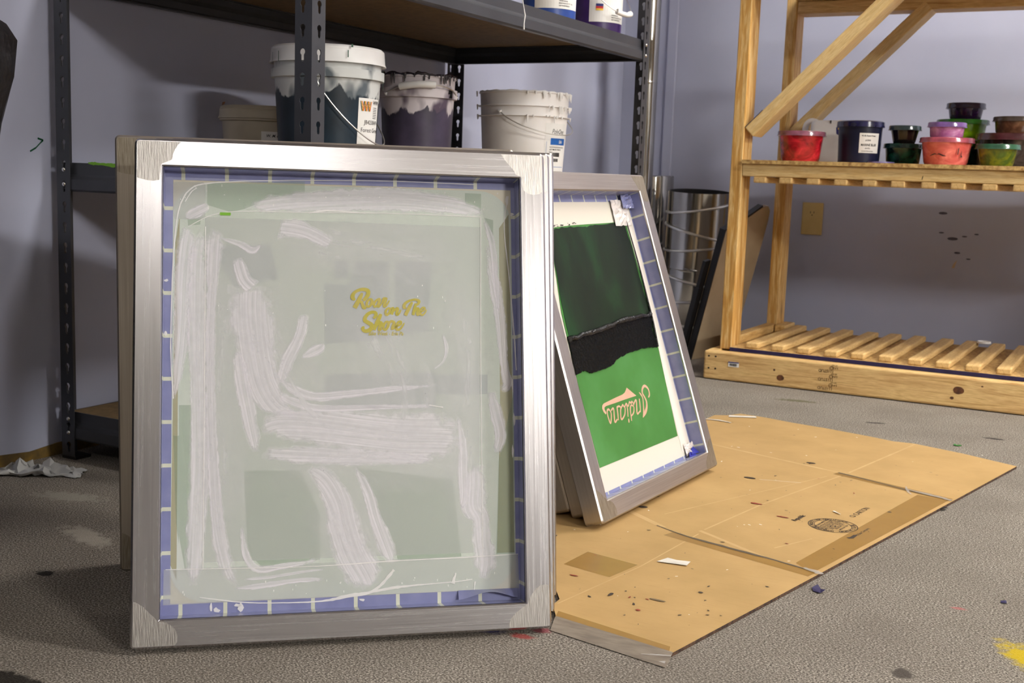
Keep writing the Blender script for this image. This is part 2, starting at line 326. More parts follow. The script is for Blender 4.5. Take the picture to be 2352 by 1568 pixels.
LINES={'outl':[(-0.2241,0.3149,1.2),(-0.2278,0.3804,1.2),(-0.2263,0.4722,1.4),(-0.2234,0.5301,1.2),(-0.217,0.571,1.4),(-0.2027,0.5936,1.6),(-0.1815,0.6007,1.4),(-0.1352,0.6052,1.0),(-0.0546,0.609,1.0),(0.0637,0.6118,0.9),(0.1797,0.6107,0.9)],'outr':[(0.2282,0.5961,1),(0.2213,0.5526,1.2),(0.2277,0.4788,1.4),(0.2329,0.4054,1.6),(0.2358,0.3506,1.6)],'in1':[(-0.2069,0.5421,0.8),(-0.1577,0.5627,0.8),(-0.043,0.5652,0.8),(0.0634,0.5669,0.8),(0.1884,0.5653,0.9)],'flap':[(-0.0488,0.5644,1.2),(-0.0284,0.568,2),(-0.002,0.5681,1.6),(0.0276,0.5659,1)],'in2':[(-0.1846,0.5427,1.0),(-0.1848,0.3805,0.9),(-0.1852,0.2435,0.9),(-0.1855,0.0944,0.9)],'in3':[(0.1878,0.5641,1.0),(0.1858,0.4052,0.9),(0.1852,0.2607,0.9),(0.185,0.0974,0.9)],'in4':[(-0.2323,0.0946,0.8),(-0.0552,0.0915,0.8),(0.0602,0.0945,1.6),(0.1553,0.0956,1.2),(0.2345,0.0974,0.8)],'bot1':[(-0.1897,0.0572,1.2),(-0.1336,0.0485,1.2),(-0.0834,0.0457,1),(-0.0325,0.0456,2),(0.0019,0.0509,4),(0.0367,0.0568,3),(0.0631,0.0828,3)],'bot2':[(0.025,0.0533,1.5),(0.06,0.0587,3),(0.0953,0.0612,1.6),(0.143,0.0633,1),(0.1701,0.0657,1)],'bot3':[(0.1429,0.061,5),(0.1473,0.0754,1)],'scr1':[(-0.211,0.5752,0.8),(-0.2027,0.5889,1.2),(-0.196,0.5938,1)],'ltc':[(0.1123,0.3033,1),(0.1322,0.3001,1.6)],'spike':[(0.1716,0.0451,0.8),(0.1736,0.0626,1.6)]}
ROAR=[[(0.013,0.4478,0.00127),(0.0102,0.4483,0.00198),(0.0092,0.4517,0.00226),(0.012,0.4569,0.0017),(0.0182,0.4604,0.0017),(0.0249,0.4613,0.00198),(0.03,0.4594,0.00226),(0.0303,0.4548,0.00226),(0.0277,0.4502,0.00198),(0.0237,0.4462,0.0017)],[(0.0224,0.4564,0.00113),(0.0198,0.4507,0.00212),(0.0158,0.4427,0.00241),(0.0119,0.4359,0.00241)],[(0.0209,0.4456,0.0017),(0.0226,0.4405,0.0017),(0.0245,0.4365,0.00198),(0.0276,0.436,0.00113)],[(0.0282,0.4406,0.00156),(0.0294,0.4451,0.00141),(0.0328,0.448,0.00127),(0.0353,0.4463,0.0017),(0.0347,0.4418,0.0017),(0.0316,0.438,0.00127),(0.0288,0.4383,0.00141),(0.0282,0.4406,0.00156)],[(0.0378,0.4395,0.00141),(0.0393,0.4441,0.00141),(0.043,0.4475,0.00113),(0.0461,0.4482,0.00127),(0.0455,0.4436,0.00127),(0.0429,0.4396,0.00127),(0.0395,0.4378,0.00127),(0.0378,0.4395,0.00141)],[(0.0461,0.4476,0.00127),(0.0441,0.4419,0.00141),(0.0441,0.4379,0.00141),(0.0475,0.4407,0.00085),(0.0504,0.4453,0.00085)],[(0.0498,0.4442,0.00099),(0.0515,0.4488,0.00141),(0.0544,0.4488,0.0017),(0.0552,0.4477,0.00156)],[(0.0549,0.4477,0.00156),(0.0523,0.4408,0.0017),(0.0529,0.4382,0.00156),(0.056,0.4408,0.00099),(0.0595,0.4466,0.00071)],[(0.0537,0.4294,0.00141),(0.0548,0.4334,0.00127),(0.0583,0.436,0.00113),(0.0603,0.434,0.00127),(0.0588,0.4294,0.00141),(0.0554,0.4265,0.00127),(0.0537,0.4294,0.00141)],[(0.0605,0.4351,0.00085),(0.0645,0.4363,0.00127),(0.0639,0.4329,0.00141),(0.0622,0.4272,0.00156)],[(0.0645,0.4312,0.00099),(0.0691,0.4358,0.00127),(0.0708,0.4347,0.00156),(0.0691,0.4289,0.00156),(0.0702,0.4269,0.00127),(0.0731,0.4295,0.00085),(0.0754,0.4341,0.00057)],[(0.0823,0.4371,0.00085),(0.08,0.4365,0.0017),(0.0794,0.4399,0.0017),(0.0823,0.4439,0.00141),(0.0881,0.4469,0.00127),(0.095,0.4481,0.00127),(0.0996,0.4464,0.0017),(0.0993,0.443,0.00156),(0.0967,0.4406,0.00113)],[(0.0907,0.4446,0.00113),(0.0875,0.4388,0.00184),(0.0845,0.4331,0.00198),(0.081,0.4262,0.00184)],[(0.0961,0.4429,0.00141),(0.0938,0.4354,0.0017),(0.0917,0.4268,0.00156)],[(0.0937,0.4314,0.00099),(0.0978,0.4361,0.00127),(0.0992,0.4343,0.00156),(0.0974,0.4292,0.00156),(0.0986,0.4272,0.00141),(0.1012,0.4292,0.00085)],[(0.1018,0.4309,0.00085),(0.1058,0.4327,0.00099),(0.1079,0.4361,0.00113),(0.1053,0.4373,0.00099),(0.1021,0.4332,0.00127),(0.1018,0.4286,0.00141),(0.1046,0.4269,0.00113),(0.1081,0.4298,0.00085),(0.1105,0.4344,0.00057)],[(0.0375,0.4218,0.00141),(0.0406,0.4253,0.00198),(0.0403,0.4293,0.00184),(0.0361,0.4304,0.0017),(0.0304,0.4281,0.00184),(0.0265,0.4235,0.00198),(0.0259,0.4189,0.00226),(0.0304,0.4158,0.00226),(0.0349,0.4127,0.00241),(0.0346,0.4082,0.00241),(0.0303,0.405,0.00212),(0.0252,0.4047,0.00198),(0.0227,0.4081,0.00184),(0.025,0.4104,0.00099)],[(0.0477,0.4279,0.00141),(0.0457,0.4236,0.00212),(0.0417,0.415,0.00212),(0.0379,0.4059,0.00184)],[(0.0411,0.4105,0.00099),(0.0456,0.4162,0.00141),(0.0482,0.4151,0.00184),(0.0456,0.4094,0.00184),(0.0453,0.406,0.0017),(0.049,0.4083,0.00099)],[(0.0504,0.4088,0.00156),(0.0519,0.414,0.00156),(0.0553,0.4174,0.00127),(0.0579,0.4157,0.00156),(0.0567,0.4106,0.0017),(0.0535,0.4063,0.00141),(0.0504,0.4088,0.00156)],[(0.0581,0.414,0.00099),(0.0613,0.418,0.00141),(0.065,0.4169,0.00156),(0.0655,0.4152,0.00156),(0.0635,0.41,0.0017),(0.0629,0.4063,0.00156)],[(0.0649,0.4078,0.00085),(0.0701,0.4118,0.00113),(0.0747,0.4141,0.00127),(0.0747,0.4175,0.00127),(0.0713,0.4169,0.00127),(0.0687,0.4118,0.00156),(0.0689,0.4072,0.00156),(0.0729,0.4069,0.00127),(0.0769,0.4113,0.00099),(0.0795,0.4158,0.00057)]]
ROARSMALL=[(0.0303,0.3988),(0.078,0.399)]
BELL=[(0.0092,0.213),(0.0413,0.192),(-0.008,0.192),(-0.0527,0.1914),(-0.0923,0.1913),(-0.0996,0.1898),(-0.1012,0.1863),(-0.0975,0.1789),(-0.1013,0.1765),(-0.1072,0.182),(-0.1094,0.1891),(-0.1059,0.1945),(-0.0988,0.1972),(-0.0473,0.2009),(-0.0159,0.2025),(-0.0043,0.2047),(0.0035,0.2091)]
INDIANA=[[(0.0918,0.1813,0.00155),(0.0992,0.1859,0.00233),(0.101,0.1953,0.00233),(0.0951,0.2026,0.00272),(0.0857,0.2056,0.00272),(0.075,0.2014,0.00272),(0.0702,0.1933,0.00252),(0.0751,0.1845,0.00233),(0.0784,0.1744,0.00272),(0.0727,0.1632,0.0033),(0.0611,0.1546,0.00349),(0.0455,0.1468,0.00058)],[(0.0559,0.1969,0.00039),(0.0613,0.1922,0.00214),(0.0658,0.1843,0.00194),(0.0614,0.1706,0.00175),(0.0553,0.1572,0.00233),(0.0455,0.1468,0.00058)],[(0.0505,0.1846,0.00175),(0.0463,0.1713,0.00194),(0.0405,0.1583,0.00136)],[(0.0424,0.1616,0.00116),(0.0257,0.1575,0.00194),(0.0297,0.1691,0.00214),(0.0353,0.1817,0.00194),(0.0333,0.1843,0.00175),(0.0233,0.1795,0.00175),(0.018,0.1764,0.00116)],[(0.0187,0.1731,0.00175),(0.0133,0.1638,0.00175),(0.0023,0.1585,0.00155),(-0.0017,0.1607,0.00175),(0.0021,0.1718,0.00194),(0.0099,0.1776,0.00155),(0.0187,0.1731,0.00175)],[(-0.0004,0.1659,0.00175),(-0.0029,0.157,0.00194),(-0.0053,0.1484,0.00175)],[(-0.009,0.1813,0.00175),(-0.0107,0.1707,0.00194),(-0.0161,0.1583,0.00175)],[(-0.0152,0.1547,0.00116),(-0.0162,0.1521,0.00214),(-0.0175,0.1492,0.00214),(-0.0184,0.1467,0.00097)],[(-0.0186,0.1765,0.00175),(-0.0255,0.166,0.00175),(-0.037,0.1594,0.00175),(-0.046,0.1585,0.00194),(-0.0423,0.1694,0.00194),(-0.0367,0.1778,0.00175),(-0.0257,0.1823,0.00155),(-0.0186,0.1765,0.00175)],[(-0.0503,0.1837,0.00194),(-0.0539,0.1713,0.00214),(-0.0587,0.1583,0.00175)],[(-0.0614,0.161,0.00155),(-0.0737,0.1569,0.00194),(-0.0709,0.1679,0.00233),(-0.0665,0.1786,0.00194),(-0.0672,0.1833,0.00194),(-0.0772,0.1803,0.00175)],[(-0.093,0.1827,0.00194),(-0.0953,0.1741,0.00175),(-0.0933,0.1587,0.00194),(-0.0868,0.1629,0.00194),(-0.0799,0.1754,0.00175),(-0.0851,0.1838,0.00194),(-0.093,0.1827,0.00194)],[(-0.0507,0.183,0.00155),(-0.0406,0.183,0.00194),(-0.034,0.1797,0.00116),(-0.0249,0.1837,0.00175),(-0.021,0.1785,0.00136),(-0.0094,0.1837,0.00175),(-0.0042,0.1774,0.00136),(0.0051,0.1846,0.00175),(0.0103,0.1815,0.00194),(0.0169,0.1836,0.00175),(0.0212,0.1759,0.00116)]]
GS={'light':[(-0.1344,0.5394),(-0.0509,0.5428),(0.0221,0.5441),(0.1187,0.5452),(0.1956,0.5477),(0.2014,0.4366),(0.1989,0.3045),(0.1892,0.1976),(0.1804,0.086),(-0.1744,0.0877),(-0.1755,0.2391),(-0.17,0.3781)],'dark':[(-0.1369,0.5344),(-0.1138,0.5372),(-0.0785,0.5399),(0.0096,0.5381),(0.0391,0.5411),(0.1176,0.5433),(0.1842,0.5459),(0.1935,0.489),(0.1938,0.3945),(0.2019,0.3278),(-0.0062,0.3204),(-0.1667,0.3201),(-0.1619,0.394)],'black':[(-0.1733,0.3332),(-0.1254,0.3341),(-0.0335,0.3388),(0.0671,0.3473),(0.1878,0.3479),(0.1922,0.3334),(0.1851,0.3106),(0.188,0.2756),(0.1299,0.2792),(0.0472,0.2776),(-0.0069,0.2715),(-0.0231,0.263),(-0.059,0.2588),(-0.1172,0.2578),(-0.1441,0.2662),(-0.176,0.2637),(-0.1737,0.3003)],'glare':[(-0.1816,0.3299),(-0.1106,0.3293),(0.0021,0.3354),(0.0832,0.3404),(0.1672,0.3422),(0.1742,0.3322),(0.0763,0.3284),(-0.0053,0.3221),(-0.0982,0.3195),(-0.1708,0.3123)],'rtape':[(0.2315,0.5548),(0.2891,0.556),(0.2786,0.4179),(0.2702,0.2733),(0.25,0.0747),(0.2493,0.0368),(0.1751,0.0451),(0.1892,0.1976),(0.2149,0.4597)]}
GSEDGE=[(0.1931,0.5505,1.5),(0.199,0.4509,2.2),(0.1976,0.3754,2),(0.1957,0.3284,2.0),(0.188,0.2756,3.5)]
A_IN=[(-0.2261,0.6057),(0.2308,0.6024),(0.2368,0.0452),(-0.2384,0.0522),(-0.2341,0.0503)]
A_BAND=[(-0.2344,0.0946),(0.2345,0.0974),(0.2356,0.0511),(-0.2351,0.0493)]
A_TL=[(-0.2278,0.6068),(-0.1826,0.6083),(-0.1824,0.562),(-0.2275,0.5608)]
A_GREENDASH=[(-0.1661,0.5613),(-0.152,0.5593)]
A_SQ=[[(-0.0151,0.4991),(0.0036,0.4994),(0.0035,0.4756),(-0.0152,0.4753)],[(0.0142,0.4996),(0.0588,0.5004),(0.0581,0.3927),(-0.0288,0.3866),(-0.0287,0.4692),(0.0035,0.4666)],[(0.0677,0.5006),(0.1172,0.5014),(0.1133,0.4049),(0.0652,0.3987)],[(0.1218,0.345),(0.1949,0.3447),(0.1945,0.3176),(0.1215,0.3181)],[(-0.1799,0.5165),(-0.1008,0.5211),(-0.0893,0.4742),(-0.146,0.4618)],[(-0.0289,0.3455),(0.1218,0.348),(0.1213,0.2973),(-0.029,0.2988)]]
A_GRN=[[(-0.1826,0.6007),(-0.0546,0.6078),(-0.0546,0.5845),(-0.0893,0.5865),(-0.1351,0.5674),(-0.152,0.5628),(-0.1825,0.5719)],[(0.1659,0.5985),(0.1888,0.598),(0.1885,0.5733),(0.1657,0.5819)],[(0.1928,0.5642),(0.2058,0.5614),(0.2053,0.5276),(0.1975,0.5458)],[(-0.208,0.5555),(-0.1902,0.5589),(-0.1913,0.5454),(-0.2069,0.5433)],[(-0.2169,0.3064),(-0.201,0.3062),(-0.1997,0.081),(-0.2079,0.0925),(-0.2158,0.1374)],[(-0.2238,0.2668),(-0.2166,0.2667),(-0.2157,0.1262),(-0.2197,0.1543)],[(0.0142,0.2195),(0.0257,0.1931),(0.0605,0.1281),(0.069,0.093),(0.1553,0.0968),(0.1444,0.202)],[(0.2086,0.2244),(0.2316,0.3203),(0.2296,0.0987),(0.2039,0.0985)],[(-0.1341,0.2198),(-0.0607,0.2182),(-0.0351,0.16),(-0.0352,0.0999),(-0.1115,0.0943),(-0.1282,0.1118)]]
# ------------------------------------------------------------ room shell
XW, YB = -1.985, 4.5
X1, Y0 = 9.0, -6.0
MB().box(XW-.1,X1+.1,Y0-.1,YB+.1,-.1,0).build('floor',FLOOR,kind='structure')
MB().box(XW-.1,X1+.1,Y0-.1,YB+.1,CEIL,CEIL+.1).build('ceiling',CEILM,kind='structure')
WL=MB().box(XW-.1,XW,Y0-.1,YB+.1,0,CEIL).build('wall_left',WALL,kind='structure')
WBK=MB().box(XW,X1,YB,YB+.1,0,CEIL).build('wall_back',WALL,kind='structure')
MB().box(X1,X1+.1,Y0,YB,0,CEIL).build('wall_right',FAR,kind='structure')
MB().box(XW,X1,Y0-.1,Y0,0,CEIL).build('wall_front',FAR,kind='structure')
# narrow painted strip and old glue along the foot of the left wall
m=MB(); pts=[]
for i in range(41):
    y=-1+i*.07; pts.append((y,.022+.02*noise.noise(Vector((y*6,1,0)))+.006*math.sin(y*9)))
m.add([(XW+.003,y,0) for y,h in pts]+[(XW+.003,y,h) for y,h in pts],[(i,i+1,42+i,41+i) for i in range(40)])
m.add([(XW,y,h) for y,h in pts]+[(XW+.003,y,h) for y,h in pts],[(i,41+i,42+i,i+1) for i in range(40)])
m.build('trim_1',noisy('old_glue',(150,116,44),(92,74,40),20,.7),kind='structure')
m=MB().box(-1.795,-1.755,YB-.012,YB,0,CEIL); m.build('trim_2',WALL,kind='structure',bevel=.003)
# green ink stroke on the left wall, small scuffs on the back wall
m=MB()
def wpt(y,z): return (XW+.0008,y,z)
def wall_stroke(m,pts,hw):
    for (a,b),h in zip(zip(pts[:-1],pts[1:]),hw):
        d=Vector((b[0]-a[0],b[1]-a[1])).normalized(); nx,ny=-d.y*h,d.x*h
        m.add([wpt(a[0]-nx,a[1]-ny),wpt(b[0]-nx,b[1]-ny),wpt(b[0]+nx,b[1]+ny),wpt(a[0]+nx,a[1]+ny)],[(0,1,2,3)])
wall_stroke(m,[(1.608,.6265),(1.622,.634),(1.634,.645),(1.640,.6495)],[.0017,.0013,.0016]); wall_stroke(m,[(1.640,.6495),(1.627,.653)],[.0018])
m.build('ink_mark',GREENI,WL)
m=MB()
for x,z,r in [(-.66,.44,.012),(-.70,.46,.006),(-.62,.45,.006),(-.58,.46,.005),(-.64,.39,.007),(-.70,.53,.010),(-.60,.37,.005),(-.40,.50,.008)]:
    m.add([(x+r*1.6*math.cos(a*math.pi/4),YB-.0008,z+r*.5*math.sin(a*math.pi/4)) for a in range(8)],[tuple(range(8))])
m.build('scuff',noisy('scuff',(92,90,104),(70,68,82),60,.8),WBK)
m=MB(); m.add([(-.655,YB-.0009,.335),(-.645,YB-.0009,.335),(-.638,YB-.0009,.365),(-.650,YB-.0009,.35)],[(0,1,2,3)])
m.build('chip',noisy('wall_chip',(196,170,140),(180,160,136),50,.8),WBK)

# ceiling lights
LITM=bpy.data.materials.new('lit_diffuser')
for i,(x,y,l,wd,rz,wt) in enumerate(FIX):
    t=thing('ceiling_light','white fluorescent ceiling fixture, '+['short, set askew behind the camera','over the middle of the open floor on the right','over the wooden rack close to the back wall','behind the camera, straight out from the shelving','by the right wall','over the carpet to the right of the cardboard','behind the camera near the left wall'][i],'light',(x,y,CEIL-.07),Matrix.Rotation(rz,3,'Z'))
    MB().box(-l/2-.02,l/2+.02,-wd/2-.02,wd/2+.02,.0,.07).build('housing',CEILM,t)
    em=bpy.data.materials.new('lamp_glow'); em.use_nodes=True; b=em.node_tree.nodes['Principled BSDF']
    b.inputs['Emission Color'].default_value=(1,.965,.915,1); b.inputs['Emission Strength'].default_value=wt/(l*wd)/3.1416*.85
    b.inputs['Base Color'].default_value=(.9,.9,.9,1)
    MB().box(-l/2,l/2,-wd/2,wd/2,-.012,-.001).build('diffuser',em,t)

# ------------------------------------------------------------ screens
def rrect(hw,hh,r,seg=5,cy=0):
    r=max(r,.0004); pts=[]
    for cx,cyy,a0 in ((hw-r,hh-r,0),(-hw+r,hh-r,90),(-hw+r,-hh+r,180),(hw-r,-hh+r,270)):
        for k in range(seg+1):
            a=math.radians(a0+90*k/seg); pts.append((cx+r*math.cos(a),cy+cyy+r*math.sin(a)))
    return pts
def frame_part(root,W,H,P,T,mats):
    m=MB(); c=.0028
    secs=[(c,T),(0,T-c),(0,c),(c,0),(P-c*.6,0),(P,c*.6),(P,T-c*.6),(P-c*.6,T)]
    loops=[]
    for e,z in secs:
        r=.007-e if e<.01 else .0008
        loops.append([(x,y,z) for x,y in rrect(W/2-e,H/2-e,r,5,H/2)])
    n=len(loops[0]); v=[p for l in loops for p in l]; f=[];ms=[]
    for i in range(len(loops)):
        i2=(i+1)%len(loops)
        for j in range(n):
            j2=(j+1)%n; f.append((i*n+j,i*n+j2,i2*n+j2,i2*n+j))
            a=loops[0][j];b=loops[0][j2]; ms.append(0 if abs(b[0]-a[0])>abs(b[1]-a[1]) else 1)
    m.v=v; m.f=[list(q)[::-1] for q in f]; m.m=ms
    return m.build('frame',mats,root,smooth=False)
def weld(root,W,H,P,T,mat,which=(0,1,2,3)):
    """ground-smooth welds at the mitred corners: a thin scoured pad on each"""
    for i in which:
        sx,sy=[(-1,-1),(1,-1),(1,1),(-1,1)][i]
        cx,cy=sx*W/2,(0 if sy<0 else H); m=MB(); pts=[]
        random.seed(i+3)
        R=P*(1.5+.15*random.random()); c=.0035
        # outline: frame corner region clipped by an uneven arc
        pts.append((cx-sx*c,cy-sy*c))
        for k in range(13):
            a=math.pi/2*k/12; rr=R*(1+.10*math.sin(5*a+i)); u,v_=rr*math.cos(a),rr*math.sin(a)
            u=max(u,c); v_=max(v_,c)
            if u>P-.002 and v_>P-.002: # inner opening: stop at the corner
                continue
            pts.append((cx-sx*u,cy-sy*v_))
        # insert inner corner between arms
        q=[pts[0]]; ins=False
        for p_ in pts[1:]:
            u,v_=abs(p_[0]-cx),abs(p_[1]-cy)
            if not ins and v_>P-.002 and u<=P-.002: q.append((cx-sx*(P-.002),cy-sy*(P-.002))); ins=True
            if not ins and v_>P*.95 and u>P: pass
            q.append(p_)
        if sx*sy>0: q=q[::-1]
        n=len(q)
        m.add([(a,b,T+.0001) for a,b in q],[tuple(range(n))] ); o=m.build('weld_pad',mat,root)
        # face outward
        if o.data.polygons and o.data.polygons[0].normal.z<0: o.data.flip_normals()
def tape_part(root,W,H,P,T,ws,top=.033,pitch=.0563,gap=.005,z0=.0052,lift=None,mats=None):
    m=MB(); x=W/2-P; y0,y1=P,H-P; wl,wr,wb,wt=ws
    def run(a,b):
        s=a; k=0; out=[]
        s-=.03
        while s<b:
            out.append((max(s,a),min(s+pitch-gap,b),0)); out.append((max(s+pitch-gap,a),min(s+pitch,b),1)); s+=pitch
        return [o for o in out if o[1]>o[0]]
    e=.0004
    for a,b,k in run(-x,x):
        m.add([(a,y0,z0),(b,y0,z0),(b,y0+wb,z0),(a,y0+wb,z0)],[(0,1,2,3)],k); m.add([(a,y0+e,z0),(b,y0+e,z0),(b,y0+e,top),(a,y0+e,top)],[(3,2,1,0)],k)
        m.add([(a,y1-wt,z0),(b,y1-wt,z0),(b,y1,z0),(a,y1,z0)],[(0,1,2,3)],k); m.add([(a,y1-e,z0),(b,y1-e,z0),(b,y1-e,top),(a,y1-e,top)],[(0,1,2,3)],k)
    z1=z0+.0002
    for a,b,k in run(y0,y1):
        m.add([(-x,a,z1),(-x+wl,a,z1),(-x+wl,b,z1),(-x,b,z1)],[(0,1,2,3)],k); m.add([(-x+e,a,z0),(-x+e,b,z0),(-x+e,b,top),(-x+e,a,top)],[(0,1,2,3)],k)
        m.add([(x-wr,a,z1),(x,a,z1),(x,b,z1),(x-wr,b,z1)],[(0,1,2,3)],k); m.add([(x-e,a,z0),(x-e,b,z0),(x-e,b,top),(x-e,a,top)],[(3,2,1,0)],k)
    return m.build('blue_tape',mats or [TAPEB,TAPEG],root)
def basis(a,b,n): return Matrix((Vector(a),Vector(b),Vector(n))).transposed()
T_=.038
ROT_A=basis((.7489,.66269,0),(-.14514,.16402,.97572),(.6466,-.73072,.21901))
WA,HA,PA=.5453,.6509,.0355
def screen(label,loc,rot,W,H,P,amats,wmat,meshm=MESH,ws=(.011,.006,.015,.011),group=None):
    t=thing('printing_screen',label,'screen printing frame',loc,rot,group)
    frame_part(t,W,H,P,T_,amats); weld(t,W,H,P,T_,wmat)
    MB().box(-W/2+P-.004,W/2-P+.004,P-.004,H-P+.004,.0035,.0048).build('mesh_fabric',meshm,t)
    tape_part(t,W,H,P,T_,ws); return t
A=screen('large aluminium printing screen in front, pale green emulsion with Roar on The Shore lettering',(-.89808,1.21295,0),ROT_A,WA,HA,PA,[ALX,ALY],GND)
g='aluminium screens leaning behind the front screen'
screen('aluminium printing screen directly behind the front one, its thin right edge showing',(-.92007,1.26595,0),basis((.7489,.66269,0),(-.13432,.15179,.97924),(.64893,-.73335,.20269)),WA,HA,PA,[ALX,ALY],GND)
screen('third aluminium printing screen of the left stack, just behind the second',(-.94657,1.32416,0),basis((.7489,.66269,0),(-.12118,.13695,.98314),(.65151,-.73627,.18287)),WA,HA,PA,[ALX,ALY],GND)
screen('rearmost stained aluminium screen of the left stack, standing upright and sticking out left',(-1.1180,1.4239,0),basis((.80287,.59615,0),(0,0,1),(.59615,-.80287,0)),.579,.65,PA,[ALDX,ALD],GNDD)

# --- emulsion and ink of the front screen
def rr_poly(x0,x1,y0,y1,r,seg=8):
    return [(px+(x0+x1)/2,py) for px,py in rrect((x1-x0)/2,(y1-y0)/2,r,seg,(y0+y1)/2)]
_a0=set(bpy.data.objects); em=MB().poly(rr_poly(-.2268,.231,.051,.602,.045),.0056).build('emulsion',EMU,A)
m=MB()
m.poly([(-.2262,.10),(-.2185,.08),(-.2185,.40),(-.2175,.56),(-.223,.52)],.0058); m.poly([(.205,.10),(.2295,.10),(.2295,.34),(.228,.57),(.214,.55),(.212,.30)],.0058)
split_build(m,'tan_margin',EMUD,em)
m=MB()
for k,q in enumerate(A_GRN): m.poly(q,.0060+k*.00003)
split_build(m,'green_patch',EMUT,em)
m=MB()
for k,q in enumerate(A_SQ): m.poly(q,.0063+k*.00003)  # tape on the screen behind, showing faintly through the mesh
split_build(m,'show_through_patch',GREYT,em)
m=MB(); m.poly([(-.184,.102),(.180,.1015),(.187,.551),(-.185,.556)],.0066); m.poly([(a,b) for a,b in A_BAND],.00665); m.poly(rr_poly(-.226,-.185,.552,.602,.004),.0067)
split_build(m,'clear_film',FILM,A)
m=MB(); random.seed(4)
for i,(k,q) in enumerate(SMEARS_GLINTS.items()): ribbon(m,[(x,y,h/1690) for x,y,h in q],.0070+i*.00006,jit=.05,sub=9)  # white ink smears, with a few highlights painted in as pale ribbons
split_build(m,'ink_smear_or_glint',SMEAR_GLINT,A)
m=MB()
for i,(k,q) in enumerate(SMEARS_GLINTS.items()):
    if k in('top','mid','midb','sweep','ra','c1','lb','rd','tc','mr','lc'): ribbon(m,[(x,y,h/1690*.86) for x,y,h in q],.0086+i*.00004,sub=6)
for i,q in enumerate([[(-.09,.53,.03),(0,.52,.06),(.09,.51,.06),(.16,.50,.03)],[(-.13,.46,.05),(-.1,.38,.07),(-.05,.30,.06),(0,.27,.05)],[(.02,.46,.06),(.06,.38,.09),(.08,.30,.09),(.06,.25,.04)],[(-.17,.52,.03),(-.165,.4,.045),(-.165,.25,.045),(-.15,.12,.03)],[(-.1,.22,.04),(0,.235,.05),(.1,.23,.05),(.17,.2,.03)],[(.15,.5,.02),(.165,.38,.04),(.165,.25,.04),(.16,.12,.03)],[(-.02,.19,.06),(.01,.13,.06),(.03,.09,.03)]]):
    ribbon(m,q,.0089+i*.00004,sub=8)
split_build(m,'soft_smear',SMEARB,A)
m=MB()
for i,(k,q) in enumerate(LINES.items()): ribbon(m,[(x,y,h/1690) for x,y,h in q],.0094+i*.00003,jit=.5,sub=8)  # clear film's edge highlights painted as pale ribbons, with ink and emulsion outlines
split_build(m,'ink_ridge_or_glint',RIDGE,A); m=MB(); random.seed(12)
for _ in range(60):
    x=random.uniform(-.22,.225); y=random.choice([random.uniform(.055,.075),random.uniform(.57,.6),random.uniform(.4,.5)])
    disc(m,x,y,.0094,random.uniform(.0003,.0009),random.uniform(.0003,.002),6,0,.5)
m.build('ink_spatter',RIDGE,A,kind='stuff')
m=MB()
for i,s in enumerate(ROAR): ribbon(m,[(a,b,c*1.22) for a,b,c in s],.0100+i*.00002,sub=5)
m.build('lettering',OLIVE,A)
m=MB(); (xa,ya),(xb,yb)=ROARSMALL
v,f=text_geo('Bike Week - Erie Pa',.0085,italic=True,bold=True); wd=max(p[0] for p in v); sc=(xb-xa)/wd
m.add([(xa+p[0]*sc,ya+p[1]*.85,.0102) for p in v],f); m.build('small_lettering',OLIVE,A)
m=MB(); m.poly(rr_poly(A_GREENDASH[0][0],A_GREENDASH[1][0],A_GREENDASH[1][1]-.001,A_GREENDASH[0][1]+.001,.001),.0103); m.build('green_dash',LIME,A)
for o in set(bpy.data.objects)-_a0:
    if o.type=='MESH':
        for v_ in o.data.vertices: v_.co.z=.0052+(v_.co.z-.0052)*.16
# loose curl of tape bottom right, small tears
m=MB(); n=14
top_=[]; 
for i in range(n+1):
    u=i/n; x=.150+u*.082; bow=math.sin(math.pi*min(1,u*1.0))**1.5
    top_.append((x,PA+.004+.011*bow,.012+.014*bow))
m.add([(x,PA+.016,.0062) for x,_,_ in top_]+top_,[(i,i+1,n+2+i,n+1+i) for i in range(n)])
m.build('curled_tape',TAPEB,A,smooth=True)
m=MB(); random.seed(9)
for x,y,rx,ry in [(-.175,.044,.0015,.006),(-.168,.040,.004,.003),(-.137,.042,.004,.006),(-.142,.045,.006,.002),(.02,.045,.004,.002),(-.235,.4,.002,.003),(-.2345,.47,.003,.002),(.226,.59,.0025,.006),(.232,.57,.003,.003),(.23,.33,.0015,.012),(.2315,.28,.0015,.01),(.229,.24,.0015,.008)]:
    disc(m,x,y,.0062,rx,ry,7,0,.9)
m.build('dried_ink',RIDGE,A,kind='stuff')

# --- second stack: green screen and two behind it
ROT_B=basis((.04059,.99918,0),(-.32557,.01322,.94542),(.94465,-.03837,.32584))
WB,HB,PB=.5387,.6396,.036
MESHB=noisy('screen_mesh_pale',(212,210,196),(218,208,196),3,.42)
def screenB(label,loc,rot=ROT_B,amats=None,wm=None):
    t=thing('printing_screen',label,'screen printing frame',loc,rot)
    frame_part(t,WB,HB,PB,T_,amats or [ALDX,ALD]); weld(t,WB,HB,PB,T_,wm or GNDD)
    MB().box(-WB/2+PB-.004,WB/2-PB+.004,PB-.004,HB-PB+.004,.0035,.0048).build('mesh_fabric',MESHB,t)
    tape_part(t,WB,HB,PB,T_,(.004,.005,.006,.014),pitch=.05,gap=.0042); return t
B=screenB('aluminium printing screen leaning on the cardboard, green emulsion with upside-down Indiana lettering',(-.82376,2.08669,.0055),amats=[alu('alu_mid_x','x',(202,196,190),(180,172,166),.42),alu('alu_mid_y','y',(204,199,196),(184,178,174),.36)])
screenB('dark-edged aluminium screen directly behind the green Indiana screen',(-.86496,2.11859,.0055))
